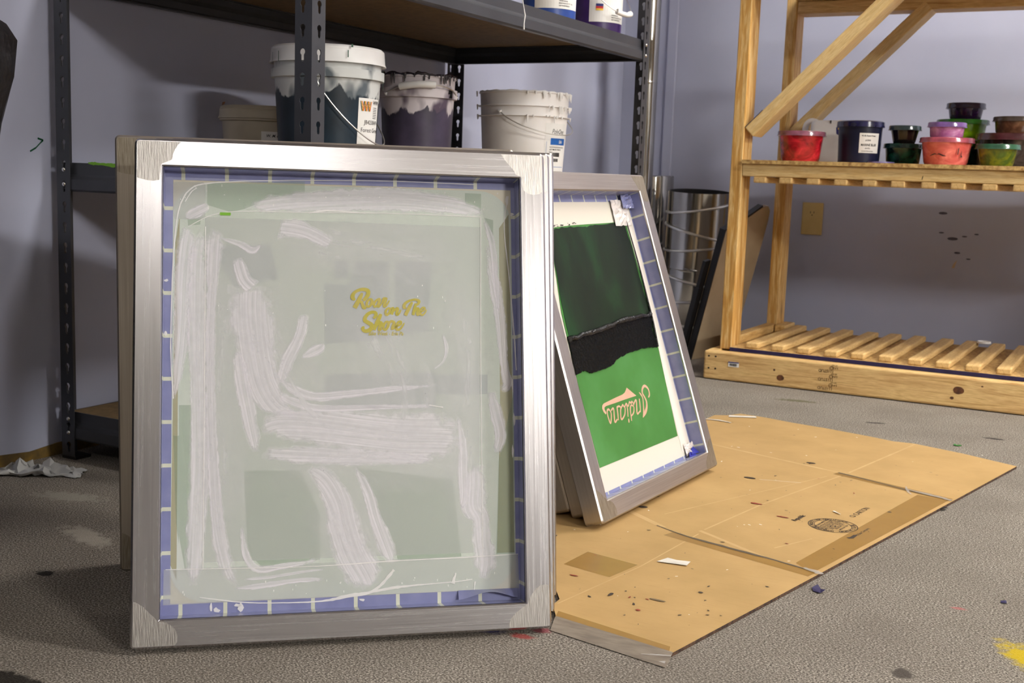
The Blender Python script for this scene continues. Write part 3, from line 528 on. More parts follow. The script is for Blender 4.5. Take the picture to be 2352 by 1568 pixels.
screenB('hindmost aluminium screen of the stack on the cardboard, only its left edge showing',(-.9062,2.12059,.0055))
cl=lambda q:[(min(max(x,-WB/2+PB),WB/2-PB-.0005),y) for x,y in q]
G=MB().poly(cl(GS['light']),.0056).build('emulsion',GREEN,B)
MB().poly([(.19,.55),(.2325,.56),(.2325,.04),(.183,.05),(.190,.20),(.203,.32)],.0053).build('white_tape',mk('white_tape',(228,220,210),.35)[0],B)
def jag(q,amp,seed,n=7):
    random.seed(seed); out=[]
    for (x0,y0),(x1,y1) in zip(q,q[1:]+q[:1]):
        for k in range(n):
            t=k/n; out.append((x0+(x1-x0)*t+random.uniform(-amp,amp),y0+(y1-y0)*t+random.uniform(-amp,amp)))
    return out
MB().poly(jag(cl(GS['dark']),.0012,2),.0064).build('ink_film',DGREEN,B)
m=MB(); q=jag(cl(GS['black']),.0016,5); m.prism(q[::-1] if sum((a[0]*b[1]-b[0]*a[1]) for a,b in zip(q,q[1:]+q[:1]))<0 else q,.0065,.0085); bi=m.build('ink_puddle',BLACKINK,B)
m=MB(); q=catmull([(x,y) for x,y in GS['black'][:5]],5); random.seed(3)
path=[(x+.0,y-.004+random.uniform(-.002,.002),.0095+random.uniform(0,.003)) for x,y in q if x>-WB/2+PB]
m.tube(path,[random.uniform(.003,.0062) for _ in path],8); 
path=[(x,y,.0085) for x,y,h in catmull(GSEDGE,6)]; m.tube(path,[.0012+.002*(i/len(path)) for i in range(len(path))],8)
m.build('ink_ridge_or_glint',WETRIDGE,B,smooth=True)
m=MB(); random.seed(31)
for i in range(26):
    x=random.uniform(-.17,-.02); y=GS['light'][0][1]-.0+random.uniform(-.001,.004)+(x+.17)*.04
    disc(m,x,y,.0066,random.uniform(.0008,.004),random.uniform(.0004,.0016),7,0,.6)
m.build('ink_spatter',BLACKINK,B,kind='stuff')
m=MB(); m.poly(BELL,.0058)
for i,s in enumerate(INDIANA): ribbon(m,s,.00585+i*.00001,sub=5)
m.build('lettering',PINKT,B)
for o in B.children:
    if o.name.startswith('lettering') and o.data.polygons[0].normal.z<0: pass
# crumpled tape in the corners of the green screen
CR=mk('crumpled_clear_tape',(222,214,210),.2,0,.6,.8)[0]
def crumple(parent,cx,cy,w_,h_,z,mat,seed,amp=.006,name='crumpled_tape'):
    m=MB(); n=9; v=[]
    for j in range(n+1):
        for i in range(n+1):
            p=Vector((i*1.1+seed,j*1.3,seed)); e=math.sin(math.pi*i/n)*math.sin(math.pi*j/n)
            v.append((cx+(i/n-.5)*w_+.1*amp*noise.noise(p*2),cy+(j/n-.5)*h_+.3*amp*noise.noise(p+Vector((5,0,0))),z+amp*(abs(noise.noise(p))*1.2*(.4+e))))
    m.add(v,[(j*(n+1)+i,j*(n+1)+i+1,(j+1)*(n+1)+i+1,(j+1)*(n+1)+i) for j in range(n) for i in range(n)])
    return m.build(name,mat,parent,smooth=False)
crumple(B,.178,.565,.075,.055,.008,CR,3,.009); crumple(B,.208,.588,.05,.03,.014,TAPEB,7,.012,'curled_tape'); crumple(B,.214,.052,.045,.026,.008,CR,11,.012)
m=MB()
for x,y in [(.213,.047),(.2,.042)]: m.add([(x-.016,y-.006,.018),(x+.016,y-.008,.022),(x+.012,y+.008,.012),(x-.004,y+.002,.014)],[(0,1,2,3)])
m.add([(-.232,.0385,.02),(-.218,.0385,.02),(-.232,.052,.009)],[(0,1,2)])
m.build('tape_scrap',mk('deep_blue_tape',(50,54,150),.3)[0],B)
# ------------------------------------------------------------ cardboard on the floor
CZ=.0055
K=thing('cardboard_sheet','flattened brown cardboard carton spread on the grey carpet under the green screen','cardboard',(-.6,2.1,0))
ko=(-.6,2.1,0)
poly=[(-.5035,1.384),(-.421,1.813),(-.310,2.404),(-.234,2.808)]
back=[(-.36,2.868),(-.473,2.906),(-.52,2.900),(-.59,2.923),(-.70,2.95),(-.787,2.964),(-.86,2.985),(-.936,2.994),(-.955,2.95),(-.985,2.93)]
poly+=back+[(-1.0,2.2),(-.945,1.87),(-.738,1.513),(-.714,1.478),(-.711,1.450),(-.690,1.418),(-.687,1.411)]
m=MB(); m.prism(poly,.0005,CZ-.0002,m=1); m.poly(poly,CZ,0); m.build('sheet',[CARD,CARDE],K,off=ko)
m=MB()
def strip(m,a,b,hw,z,k=0,hw2=None):
    dx,dy=b[0]-a[0],b[1]-a[1]; l=math.hypot(dx,dy); nx,ny=-dy/l,dx/l; h2=hw if hw2 is None else hw2
    m.add([(a[0]-nx*hw,a[1]-ny*hw,z),(b[0]-nx*h2,b[1]-ny*h2,z),(b[0]+nx*h2,b[1]+ny*h2,z),(a[0]+nx*hw,a[1]+ny*hw,z)],[(0,1,2,3)],k)
for a,b,h in [((-.708,1.459),(-.672,1.68),.0012),((-.672,1.68),(-.655,1.90),.0012),((-.72,1.90),(-.9,2.02),.006),((-.557,2.5),(-.90,2.60),.004),((-.538,2.511),(-.47,2.90),.0025),((-.54,2.5),(-.62,2.15),.0018),((-.62,2.15),(-.655,1.93),.0018),
              ((-.66,1.92),(-.43,1.79),.004),((-.50,1.82),(-.66,1.86),.003),((-.75,1.98),(-.57,2.45),.0012),((-.52,1.90),(-.48,1.99),.0015)]: strip(m,a,b,h,CZ+.0002)
split_build(m,'crease',CARDL,K,off=ko)
m=MB()
ribbon(m,[(-.735,1.905,.001),(-.70,1.888,.0016),(-.66,1.872,.003),(-.60,1.858,.004),(-.50,1.835,.003),(-.425,1.815,.002)],CZ+.0006,jit=.6)
ribbon(m,[(-.557,2.497,.004),(-.48,2.468,.003),(-.40,2.435,.003),(-.312,2.405,.002)],CZ+.0006,jit=.6)
split_build(m,'slit',mk('dark_slit',(92,78,62),.7)[0],K,off=ko)
m=MB()
m.poly([(-.432,1.806),(-.318,2.400),(-.378,2.412),(-.468,1.842)],CZ+.0004); m.poly([(-.773,1.699),(-.678,1.684),(-.692,1.605),(-.778,1.62)],CZ+.0004)
m.poly([(-.687,1.412),(-.508,1.385),(-.513,1.402),(-.694,1.434)],CZ+.0004); strip(m,(-.56,2.49),(-.315,2.41),.012,CZ+.0004); strip(m,(-.70,1.87),(-.43,1.80),.013,CZ+.0003)
split_build(m,'brown_tape',PKT,K,off=ko)
m=MB(); m.add([(-.687,1.414,CZ+.0007),(-.503,1.386,CZ+.0007),(-.502,1.381,CZ+.0003),(-.687,1.409,CZ+.0003),(-.497,1.345,.0012),(-.676,1.374,.0012)],[(3,2,1,0),(5,4,2,3)]); m.build('grey_tape',GRT,K,off=ko)
m=MB()
ribbon(m,[(-.535,1.356,.0008),(-.515,1.366,.0016),(-.50,1.372,.001)],CZ+.0014,jit=.8); m.poly([(-.507,1.346),(-.498,1.344),(-.500,1.352)],CZ+.0016)
ribbon(m,[(-.45,1.822,.003),(-.424,1.812,.006),(-.415,1.809,.002)],CZ+.0016,jit=.9); ribbon(m,[(-.40,2.437,.003),(-.35,2.42,.005),(-.312,2.403,.006)],CZ+.0016,jit=.9)
ribbon(m,[(-.41,2.46,.001),(-.40,2.425,.003),(-.388,2.40,.001)],CZ+.0018,jit=.6)
split_build(m,'clear_tape',CLR,K,off=ko)
# printing on the carton: round stamp, CARTON, small lines
m=MB(); cx,cy,ang=-.469,2.092,math.radians(82)
def P2(u,v): return (cx+u*math.cos(ang)-v*math.sin(ang)*1.0,cy+u*math.sin(ang)+v*math.cos(ang))
def ring(m,r0,r1,z,k=48):
    v=[(*P2(r*math.cos(2*math.pi*i/k),r*math.sin(2*math.pi*i/k)),z) for r in (r0,r1) for i in range(k)]
    m.add(v,[(i,(i+1)%k,k+(i+1)%k,k+i) for i in range(k)])
z=CZ+.0005
ring(m,.0425,.044,z); ring(m,.0325,.0336,z)
def put(m,txt,size,u,v,rot=0,z=z,bold=False,italic=False,align='CENTER',P=P2):
    V,f=text_geo(txt,size,align,bold,italic); c_,s_=math.cos(rot),math.sin(rot)
    m.add([(*P(u+p[0]*c_-p[1]*s_,v+p[0]*s_+p[1]*c_),z) for p in V],f)
for i,ch in enumerate('CORRUGATED PRODUCTS BOX CERTIFICATE'):
    a=math.radians(200-i*6.4); put(m,ch,.0085,.0352*math.cos(a),.0352*math.sin(a),a-math.pi/2,bold=True)
for i,ch in enumerate('GROSS WT LT 65 LBS'):
    a=math.radians(222+i*5.6); put(m,ch,.0085,.0405*math.cos(a),.0405*math.sin(a),a+math.pi/2,bold=True)
for k,(s_,yv) in enumerate([('THIS BOX MEETS ALL',.020),('CONSTRUCTION REQ',.013),('EDGE CRUSH TEST  32',.006),('MIN COMB WT FACING',-.001),('SIZE LIMIT  75 INS',-.008),('GROSS WT LT',-.015),('MADE IN USA',-.022)]): put(m,s_,.0062,0,yv,bold=True)
for yv in (.0112,.0042,-.0028,-.0098): m.add([(*P2(a,b),z) for a,b in [(-.029,yv),(.029,yv),(.029,yv+.0006),(-.029,yv+.0006)]],[(0,1,2,3)])
# words beside it
put(m,'Republic',.014,-.0,.062,0,bold=True,italic=True); 
m.add([(*P2(a,b),z) for a,b in [(-.055,-.046),(-.048,-.050),(-.030,-.050),(-.026,-.056),(-.052,-.058),(-.058,-.052)]],[(5,4,3,2,1,0)])
put(m,'& Box Company',.0085,.0,-.058,0,bold=True)
put(m,'O CARTON',.016,.12,-.010,0,align='CENTER')
disc(m,-.40,2.245,z,.004,.004,10)
m.build('printing',noisy('carton_print',(52,44,36),(66,54,42),60,.7),K,off=ko)
# specks of ink and lint: uncountable
random.seed(21); m=MB()
for _ in range(130):
    y=random.uniform(1.42,2.92); xr=-.499+(y-1.347)*.1814-.02; xl=-.72 if y<1.6 else -.93; x=random.uniform(xl,xr)
    k=random.choices([0,1,2,3],[6,1.2,3,2])[0]; r=random.uniform(.0005,.0017)
    a=random.uniform(0,math.pi); e=random.uniform(1,3)
    m.add([(x+r*e*math.cos(t)*math.cos(a)-r*math.sin(t)*math.sin(a),y+r*e*math.cos(t)*math.sin(a)+r*math.sin(t)*math.cos(a),CZ+.0009) for t in [i*math.pi/4*(1+.1*random.random()) for i in range(8)]],[tuple(range(8))],k)
for x,y,rx,ry,k in [(-.701,2.336,.012,.006,0),(-.629,2.548,.011,.005,0),(-.63,2.15,.012,.004,1),(-.8,2.0,.009,.007,0),(-.659,1.536,.003,.008,0),(-.592,1.553,.014,.003,3),(-.60,1.50,.004,.003,1),(-.55,1.62,.004,.003,0),(-.56,2.09,.012,.003,1),(-.74,1.58,.008,.002,1)]: disc(m,x,y,CZ+.001,rx,ry,10,k,.3)
strip(m,(-.68,2.335),(-.60,2.36),.0006,CZ+.001,2)
m.build('speck',[DARKS,REDS,WHS,noisy('grey_speck',(110,92,66),(120,100,74),30,.8)],K,off=ko,kind='stuff')

def scrap(name,label,cat,pts,z0,mat,th=.0006,lift=.002,group=None,seed=0):
    cx=sum(p[0] for p in pts)/len(pts); cy=sum(p[1] for p in pts)/len(pts)
    m=MB(); n=len(pts)
    lo=[(p[0],p[1],z0+lift*abs(noise.noise(Vector((i*1.7+seed,seed,0))))) for i,p in enumerate(pts)]; hi=[(a,b,c+th) for a,b,c in lo]
    m.add(lo+hi,[tuple(range(n-1,-1,-1)),tuple(range(n,2*n))]+[(i,(i+1)%n,n+(i+1)%n,n+i) for i in range(n)])
    o=m.build(name,mat,off=(cx,cy,z0)); o.location=(cx,cy,z0); return tag(o,label,cat,group)
scrap('paper_scrap','small torn white paper scrap lying on the cardboard between the two seams','paper scrap',[(-.658,1.715),(-.610,1.722),(-.612,1.744),(-.634,1.739),(-.650,1.742)],CZ+.0012,PAPER,seed=1)
scrap('paper_strip','straight white paper strip at the far edge of the cardboard','paper scrap',[(-.95,2.945),(-.945,2.925),(-.880,2.958),(-.888,2.975)],CZ+.0012,PAPER,seed=2)
scrap('paper_shred','thin curled white shred beside the right foot of the green screen','paper scrap',[(-.985,2.862),(-.95,2.868),(-.915,2.858),(-.915,2.853),(-.95,2.861),(-.985,2.856)],CZ+.0012,PAPER,seed=3)
scrap('paper_shred','short white shred on the printed part of the cardboard above the round stamp','paper scrap',[(-.492,2.182),(-.475,2.168),(-.474,2.171),(-.490,2.186)],CZ+.0012,PAPER,seed=4)
scrap('paint_flake','green curled paint flake on the carpet beyond the cardboard','paint flake',[(-.393,2.97),(-.384,2.963),(-.374,2.975),(-.380,2.984),(-.386,2.976),(-.392,2.984)],.001,mk('green_flake',(50,120,50),.5)[0],lift=.006,seed=5)
scrap('paint_flake','dark violet paint flake on the carpet by the near seam of the cardboard','paint flake',[(-.412,1.738),(-.400,1.733),(-.395,1.744),(-.404,1.752),(-.412,1.765),(-.417,1.75)],.001,mk('violet_flake',(40,34,80),.5)[0],lift=.012,seed=6)
scrap('paint_flake','black paint flake on the carpet by the far seam of the cardboard','paint flake',[(-.33,2.33),(-.318,2.335),(-.31,2.352),(-.322,2.362),(-.332,2.35)],.001,BLACK,lift=.01,seed=7)
scrap('paint_flake','tiny dark blue paint chip on the carpet at the right of the frame','paint flake',[(-.158,1.85),(-.150,1.852),(-.152,1.862),(-.159,1.858)],.001,NAVY,lift=.004,seed=8)
# crumpled tissue
t_=MB(); n=16; v=[]
for j in range(n+1):
    for i in range(n+1):
        u,w_=i/n-.5,j/n-.5; p=Vector((i*.55,j*.55,2.2))
        v.append((u*.17+.01*noise.noise(p*1.5),w_*.055+.016*noise.noise(p+Vector((9,0,0))),.002+max(0,.045*(noise.noise(p*.8)+.25))*math.cos(u*2.8)*math.cos(w_*2.6)))
t_.add(v,[(j*(n+1)+i,j*(n+1)+i+1,(j+1)*(n+1)+i+1,(j+1)*(n+1)+i) for j in range(n) for i in range(n)])
o=t_.build('crumpled_tissue',noisy('tissue',(206,206,204),(190,190,190),20,.9),smooth=True); o.location=(-1.885,1.53,0); o.rotation_euler=(0,0,.55)
sm_=o.modifiers.new('thick','SOLIDIFY'); sm_.thickness=.0012
tag(o,'crumpled white tissue on the floor at the foot of the left wall','tissue')

# ------------------------------------------------------------ steel shelving
SX0,SX1,SY0,SY1=-1.955,-1.3125,1.647,3.146
so=(SX1,SY0,0)
S=thing('steel_shelving','charcoal boltless steel shelving unit with keyhole posts along the left wall','shelving',so)
def keyhole_flange(m,org,du,nrm,w_=.037,cells=44,pitch=.0411,th=.0018,z0=.006,hc=.55):
    """plate w_ wide along du, keyholes centred at hc*w_, extruded by th against nrm"""
    du=Vector(du); nr=Vector(nrm); org=Vector(org)
    ang=sorted(set([i*math.pi/10 for i in range(20)]+[math.atan2(a*.5*pitch-0,b) for a in(-1,1) for b in(w_*(1-hc),-w_*hc)]+[math.radians(a) for a in(-112,-104,-97,-90,-83,-76,-68)]),key=lambda a:a%(2*math.pi))
    ang=[a%(2*math.pi) for a in ang]; ang=sorted(set(round(a,5) for a in ang)); n=len(ang)
    R,sw,L=.0058,.0033,.0165
    hole=[];outer=[]
    for a in ang:
        c,s_=math.cos(a),math.sin(a); r=R
        if s_<0:
            if abs(c)<1e-6: rs=L
            else: rs=min(sw/abs(c),L/abs(s_))
            r=max(R,rs) if sw/max(abs(c),1e-6)>R or True else R
            r=max(R,min(rs,L/abs(s_)))
        hole.append((r*c,r*s_+.004))
        tx=(w_*(1-hc))/c if c>1e-9 else (-w_*hc)/c if c<-1e-9 else 1e9
        ty=(pitch*.5)/abs(s_) if abs(s_)>1e-9 else 1e9
        t=min(tx,ty); outer.append((t*c,t*s_))
    for k in range(cells):
        zc=z0+pitch*(k+.5)
        def P(p,d): return org+du*(hc*w_+p[0])+nr*d+Vector((0,0,zc+p[1]))
        v=[P(p,0) for p in outer]+[P(p,0) for p in hole]+[P(p,-th) for p in outer]+[P(p,-th) for p in hole]
        f=[]
        for i in range(n):
            j=(i+1)%n
            f+=[(i,j,n+j,n+i),(2*n+j,2*n+i,3*n+i,3*n+j),(n+i,n+j,3*n+j,3*n+i)]
        m.add(v,f)
    for k in (0,1):
        z=z0+pitch*cells*k; a=org; b_=org+du*w_
        for (p,q) in ((a,b_),): m.add([p+Vector((0,0,z)),q+Vector((0,0,z)),q-nr*th+Vector((0,0,z)),p-nr*th+Vector((0,0,z))],[(0,1,2,3)])
    z1=z0+pitch*cells; e=org+du*w_
    m.add([e+Vector((0,0,z0)),e-nr*th+Vector((0,0,z0)),e-nr*th+Vector((0,0,z1)),e+Vector((0,0,z1))],[(0,1,2,3)])
for cx,cy,sx,sy in ((SX1,SY0,-1,1),(SX0,SY0,1,1),(SX1,SY1,-1,-1),(SX0,SY1,1,-1)):
    m=MB(); keyhole_flange(m,(cx,cy,0),(sx,0,0),(0,-sy,0)); keyhole_flange(m,(cx,cy,0),(0,sy,0),(-sx,0,0))
    po=m.build('post',STEEL,S,off=so)
    MB().box(min(cx,cx+sx*.04),max(cx,cx+sx*.04),min(cy,cy+sy*.04),max(cy,cy+sy*.04),0,.006).build('foot',BLACK,S,off=so)
prof=[(0,.057),(0,.034),(.0025,.029),(.007,.024),(.007,.004),(.004,0),(-.010,0),(-.010,.003),(.002,.004),(.0035,.008),(.0035,.023),(-.0035,.032),(-.0035,.045),(-.016,.045),(-.016,.0472),(-.002,.0472),(-.002,.057)]
def beam(z,side):
    m=MB(); q=[(a-.0095,b+z) for a,b in prof]
    if side=='near': P=lambda p,t:(t,SY0-p[0],p[1]); r=(SX0+.004,SX1-.004)
    if side=='far': P=lambda p,t:(t,SY1+p[0],p[1]); r=(SX0+.004,SX1-.004)
    if side=='front': P=lambda p,t:(SX1+p[0],t,p[1]); r=(SY0+.004,SY1-.004)
    if side=='rear': P=lambda p,t:(SX0-p[0],t,p[1]); r=(SY0+.004,SY1-.004)
    n=len(q); m.add([P(p,r[0]) for p in q]+[P(p,r[1]) for p in q],[tuple(range(n)),tuple(range(2*n-1,n-1,-1))]+[(i,n+i,n+(i+1)%n,(i+1)%n) for i in range(n)])
    m.build('beam',STEEL,S,off=so)
for z in (.0415,.550,.942,1.36,1.74):
    for sd in ('near','far','front','rear'): beam(z,sd)
    MB().box(SX0+.013,SX1-.013,SY0+.013,SY1-.013,z+.0474,z+.0568).build('shelf_board',OSBR,S,off=so)
rm=MB().lathe([(.0001,.0030),(.0025,.0026),(.0042,.0012),(.0046,0)],12)
r0=rm.build('rivet',RIV,S,smooth=True); r0.location=(0,0,-9); 
first=True
def rivet(x,y,z,rx,rz):
    global first
    o=r0 if first else r0.copy()
    if not first: COL.objects.link(o); o.parent=S
    first=False
    o.location=(x-so[0],y-so[1],z-so[2]); o.rotation_euler=(rx,0,rz)
for z in (.0415,.550,.942):
    for dz in (.014,.043):
        rivet(SX0+.0205,SY0-.0005,z+dz,math.pi/2,0); rivet(SX1-.0205,SY0-.0005,z+dz,math.pi/2,0)
        rivet(SX1+.0005,SY0+.0205,z+dz,math.pi/2,math.pi/2); rivet(SX1+.0005,SY1-.0205,z+dz,math.pi/2,math.pi/2)
m=MB(); 
ribbon(m,[(-1.875,.6075,.001),(-1.86,.6068,.0028),(-1.83,.606,.0022),(-1.80,.605,.004),(-1.76,.6065,.002)],0,jit=.6)
m.v=[(a,SY0+.0088,b) for a,b,c in m.v]; m.build('lime_ink_smear',LIME,S,off=so)
# string hanging over the front beam
st=[(-1.300,2.205+.0,1.09),(-1.2995,2.207,1.03),(-1.3005,2.204,1.003),(-1.298,2.207,.985),(-1.297,2.213,.968),(-1.2975,2.210,.95),(-1.2978,2.211,.937)]
o=MB().tube([(a-st[0][0],b-st[0][1]+.17,c-.937) for a,b,c in st],[.0012,.0012,.0013,.001,.0016,.0013,.0018],6).build('string',WHITEP,smooth=True); o.location=(st[0][0],st[0][1],.937)
tag(o,'thin white drip string hanging over the upper front beam of the steel shelving','string')
# ------------------------------------------------------------ buckets
def ink_mat(name,plastic,ink,level,soft,sc=18,z0=0,rough=.38,top=None):
    """translucent pail: ink shows through up to a ragged level, blotches above"""
    m,nt,b=mk(name,plastic,rough,0,.4)
    z=sepz(nt); f=nz(nt,sc,4,(1,1,.55),dist=.4); f2=nz(nt,sc*.45,3,(1,1,.6))
    h=mathn(nt,'ADD',z,mathn(nt,'MULTIPLY_ADD',f,-soft*2,soft))
    mask=ramp(nt,mathn(nt,'MULTIPLY_ADD',mathn(nt,'SUBTRACT',h,level),40.,.5),[(.4,1.),(.6,0.)])
    streak=ramp(nt,f2,[(.48,0.),(.56,.9)]); 
    up=mixc(nt,streak,plastic,tuple(int(c*.75+40) for c in ink)) if top is None else mixc(nt,streak,plastic,top)
    dk=tuple(int(c*.6) for c in ink)
    low=ramp(nt,nz(nt,9,4),[(.3,dk),(.6,ink)])
    nt.links.new(mixc(nt,mask,up,low),b.inputs['Base Color']); return m
def pail(name,label,cat,loc,rt,rb,h,mat,rings,rimh=.006,lid=None,inner=None,rot=0,th=.0022):
    t=thing(name,label,cat,loc); t.rotation_euler=(0,0,rot)
    def R(z): return rb+(rt-rb)*z/h
    prof=[(.001,.0),(rb-.004,0),(rb,.004)]
    for z,dr,hh in sorted(rings): prof+=[(R(z),z),(R(z)+dr,z+.0015),(R(z)+dr,z+hh-.001),(R(z+hh),z+hh)]
    prof+=[(R(h),h-rimh),(R(h)+.0035,h-rimh+.001),(R(h)+.004,h-.0015),(R(h)+.001,h),(R(h)-th,h-.001)]
    prof+=[(rb-th,.006),(.001,.005)]
    MB().lathe(prof,56).build('body',mat,t,smooth=True)
    if lid:
        lm,lh,over=lid; ro=R(h)+over
        lp=[(.001,h+.004),(ro-.02,h+.004),(ro-.018,h+.007),(ro-.004,h+.008),(ro,h+.004),(ro+.002,h-lh+.006),(ro+.0045,h-lh),(ro+.002,h-lh),(ro-.003,h-lh+.004),(R(h)+.0045,h),(R(h)+.001,h+.0015),(.001,h+.002)]
        MB().lathe(lp,56).build('lid',lm,t,smooth=True)
    t['_']=0; del t['_']
    return t,R
def handle(t,R,z,a0,a1,drop,out,grip=None,sag=0):
    """wire bail from angle a0 to a1 round the front, dropping down"""
    n=28; path=[]
    for i in range(n+1):
        u=i/n; a=a0+(a1-a0)*u; s_=math.sin(math.pi*u)
        path.append(((R(z)+.006+out*s_)*math.cos(a),(R(z)+.006+out*s_)*math.sin(a),z-drop*s_**.8+sag*u))
    w_=MB().tube(path,.0015,8).build('bail_handle',WIRE,t,smooth=True)
    for p in (path[0],path[-1]):
        MB().tube([Vector(p)*.985,Vector(p)*1.012],.005,10).build('ear',WHITEP,t,smooth=True)
    if grip:
        u0,u1=grip; i0,i1=int(u0*n),int(u1*n)
        MB().tube(path[i0:i1+1],.0085,14).build('grip',WHITEP,w_,smooth=True)
def curved_patch(t,R,a0,a1,z0,z1,name,mat,d=.0006,parent=None,rnd=True):
    n=18; m=MB(); v=[(((R(z)+d)*math.cos(a0+(a1-a0)*i/n)),((R(z)+d)*math.sin(a0+(a1-a0)*i/n)),z) for z in (z0,z1) for i in range(n+1)]
    m.add(v,[(i,i+1,n+2+i,n+1+i) for i in range(n)]); return m.build(name,mat,parent or t)
def curved_geo(R,ac,zc,v,f,m,d,k=0):
    m.add([((R(zc+p[1])+d)*math.cos(ac+p[0]/R(zc)),(R(zc+p[1])+d)*math.sin(ac+p[0]/R(zc)),zc+p[1]) for p in v],f,k)
def rect(x0,x1,y0,y1,n=1):
    return [(x0+(x1-x0)*i/n,y) for y in (y0,y1) for i in range(n+1)],[(i,i+1,n+2+i,n+1+i) for i in range(n)]
camdir=lambda loc: math.atan2(-loc[1],-loc[0])
MZ=.607
# green ink pail
gl=(-1.549,1.998,MZ); ga=camdir(gl)
GP=ink_mat('green_ink_pail',(206,208,206),(26,44,58),.155,.05,22)
t,R=pail('ink_pail','large white pail stained dark green with a white lid, behind the keyhole post','bucket',gl,.112,.098,.243,GP,[(.186,.008,.020)],lid=(WHITEP,.026,.004))
lb=curved_patch(t,R,ga+.62,ga+1.30,.055,.150,'label',LABEL,.0008)
m=MB(); 
for k,x0 in enumerate((-.026,-.016,-.006)):
    for q,(c_,mm) in enumerate((( .000,0),(.0022,1),(.0044,2))):
        for s_ in (1,-1):
            xa=x0+c_ if s_>0 else x0+.010+c_; xb=x0+.005+c_ if s_>0 else x0+.005+c_
            m2v=[(xa,.012),(xa+.0014,.012),(xb+.0014,-.008),(xb,-.008)]; curved_geo(R,ga+.90,.132,m2v,[(3,2,1,0)],m,.0011+.0001*q+(.00035 if s_>0 else 0),mm)
m.build('logo',[PRINT,YEL,ORA],lb)
m=MB()
for s_,sz,x,zz,bd in (('WW',.012,.012,.138,True),('JB4238AP-Q',.0118,-.014,.098,False),('Forest Green',.0125,-.023,.082,False)):
    v,f=text_geo(s_,sz,'LEFT',bd); curved_geo(R,ga+.92,zz,[(p[0]+x,p[1]) for p in v],f,m,.0012)
for i in range(7):
    v,f=rect(.014,.03,-.0006,.0006); curved_geo(R,ga+.92,.132-.0035*i,v,f,m,.0012)
m.build('label_text',PRINT,lb)
handle(t,R,.192,ga-.25,ga+2.6,.135,.004)
m=MB(); random.seed(2)
for a,z0,l,wd in ((ga-.32,.238,.03,.003),(ga-.95,.236,.02,.002),(ga+.33,.240,.014,.0022),(ga+1.35,.21,.04,.0035),(ga+1.33,.238,.02,.0015),(ga-1.15,.235,.018,.0015),(ga+.4,.252,.006,.004)):
    v,f=rect(-wd/2,wd/2,-l,0); curved_geo(lambda z:R(.24)+(.0082 if z0>.23 else .003),a,z0,v,f,m,.001)
split_build(m,'drip',GREENI,t)
# purple-grey pail
pl=(-1.638,2.47,MZ); pa=camdir(pl)
PP=ink_mat('purple_ink_pail',(206,198,202),(78,70,92),.150,.045,24,top=(60,36,66))
t,R=pail('ink_pail','white pail of grey-purple ink with ink-crusted rim and wire handle','bucket',pl,.092,.082,.236,PP,[(.182,.008,.024)])
m=MB(); random.seed(8); q=[]
for i in range(70):
    a=2*math.pi*i/70; q.append(((R(.236)+.002)*math.cos(a),(R(.236)+.002)*math.sin(a),.236+random.uniform(-.002,.004)))
m.tube(q+[q[0]],[random.uniform(.002,.0055) for _ in range(71)],7)
for i in range(46):
    a=2*math.pi*random.random(); l=random.uniform(.004,.026); r_=R(.236)+.004
    m.tube([(r_*math.cos(a),r_*math.sin(a),.238),(r_*math.cos(a),r_*math.sin(a),.238-l)],[.0028,.0010],6)
m.build('ink_crust',noisy('dried_purple_ink',(34,20,34),(20,12,22),80,.25),t,smooth=True)
handle(t,R,.190,pa-.9,pa+1.35,-.022,.012,grip=(.22,.58))
m=MB(); v=[(-.008,.010),(.006,.008),(.007,-.010),(-.006,-.009),(-.003,0),(-.011,-.001)]; curved_geo(lambda z:R(.19)+.0085,pa+.95,.194,v,[(5,4,3,2,1,0)],m,.0006); m.build('ink_spot',BLACKINK,t)
# open white pail with PolyOne label
wl=(-1.60,2.955,MZ); wa=camdir(wl)
WP=noisy('white_pail',(244,241,240),(236,231,226),7,.4)
t,R=pail('paint_pail','open white pail with white drips on its rim, wire handle and a barcode label','bucket',wl,.125,.112,.232,WP,[(.165,.0075,.004),(.192,.0075,.004)],rimh=.004)
m=MB(); random.seed(5)
for i in range(60):
    a=wa+random.gauss(1.0,.5); z0=random.choice((.232,.232,.196,.169)); l=random.uniform(.003,.022); r_=R(z0)+.0075 if z0<.23 else R(z0)+.004
    m.tube([(r_*math.cos(a),r_*math.sin(a),z0),((r_+.001)*math.cos(a),(r_+.001)*math.sin(a),z0-l)],[random.uniform(.002,.004),.0008],6)
q=[]
for i in range(80):
    a=2*math.pi*i/80; q.append(((R(.232)+.001)*math.cos(a),(R(.232)+.001)*math.sin(a),.232+random.uniform(-.001,.002)))
m.tube(q+[q[0]],[random.uniform(.001,.0035) for _ in range(81)],6)
for a in (wa-1.42,wa-1.45,wa-1.5):
    for z0 in (.232,.196,.169): m.tube([((R(z0)+.009)*math.cos(a),(R(z0)+.009)*math.sin(a),z0+.002),((R(z0)+.009)*math.cos(a),(R(z0)+.009)*math.sin(a),z0-.012)],[.003,.001],6)
m.build('white_drips',WHITEP,t,smooth=True)
handle(t,R,.178,wa-.55,wa+2.1,.060,.014)
lb=curved_patch(t,R,wa+.52,wa+1.25,.02,.150,'label',LABEL,.0007)
m=MB()
for s_,sz,x,zz,bd,it in (('PolyOne',.0185,-.036,.122,False,True),('NOT FOR INDUSTRIAL MANUFACTURING',.0042,-.040,.084,True,False),('LOT 1886 EFL TF EDI HT',.0058,-.040,.077,True,False),('Pair #',.0052,-.040,.070,True,False)):
    v,f=text_geo(s_,sz,'LEFT',bd,it); curved_geo(R,wa+.92,zz,[(p[0]*.8+x+.01,p[1]) for p in v],f,m,.0011)
random.seed(1)
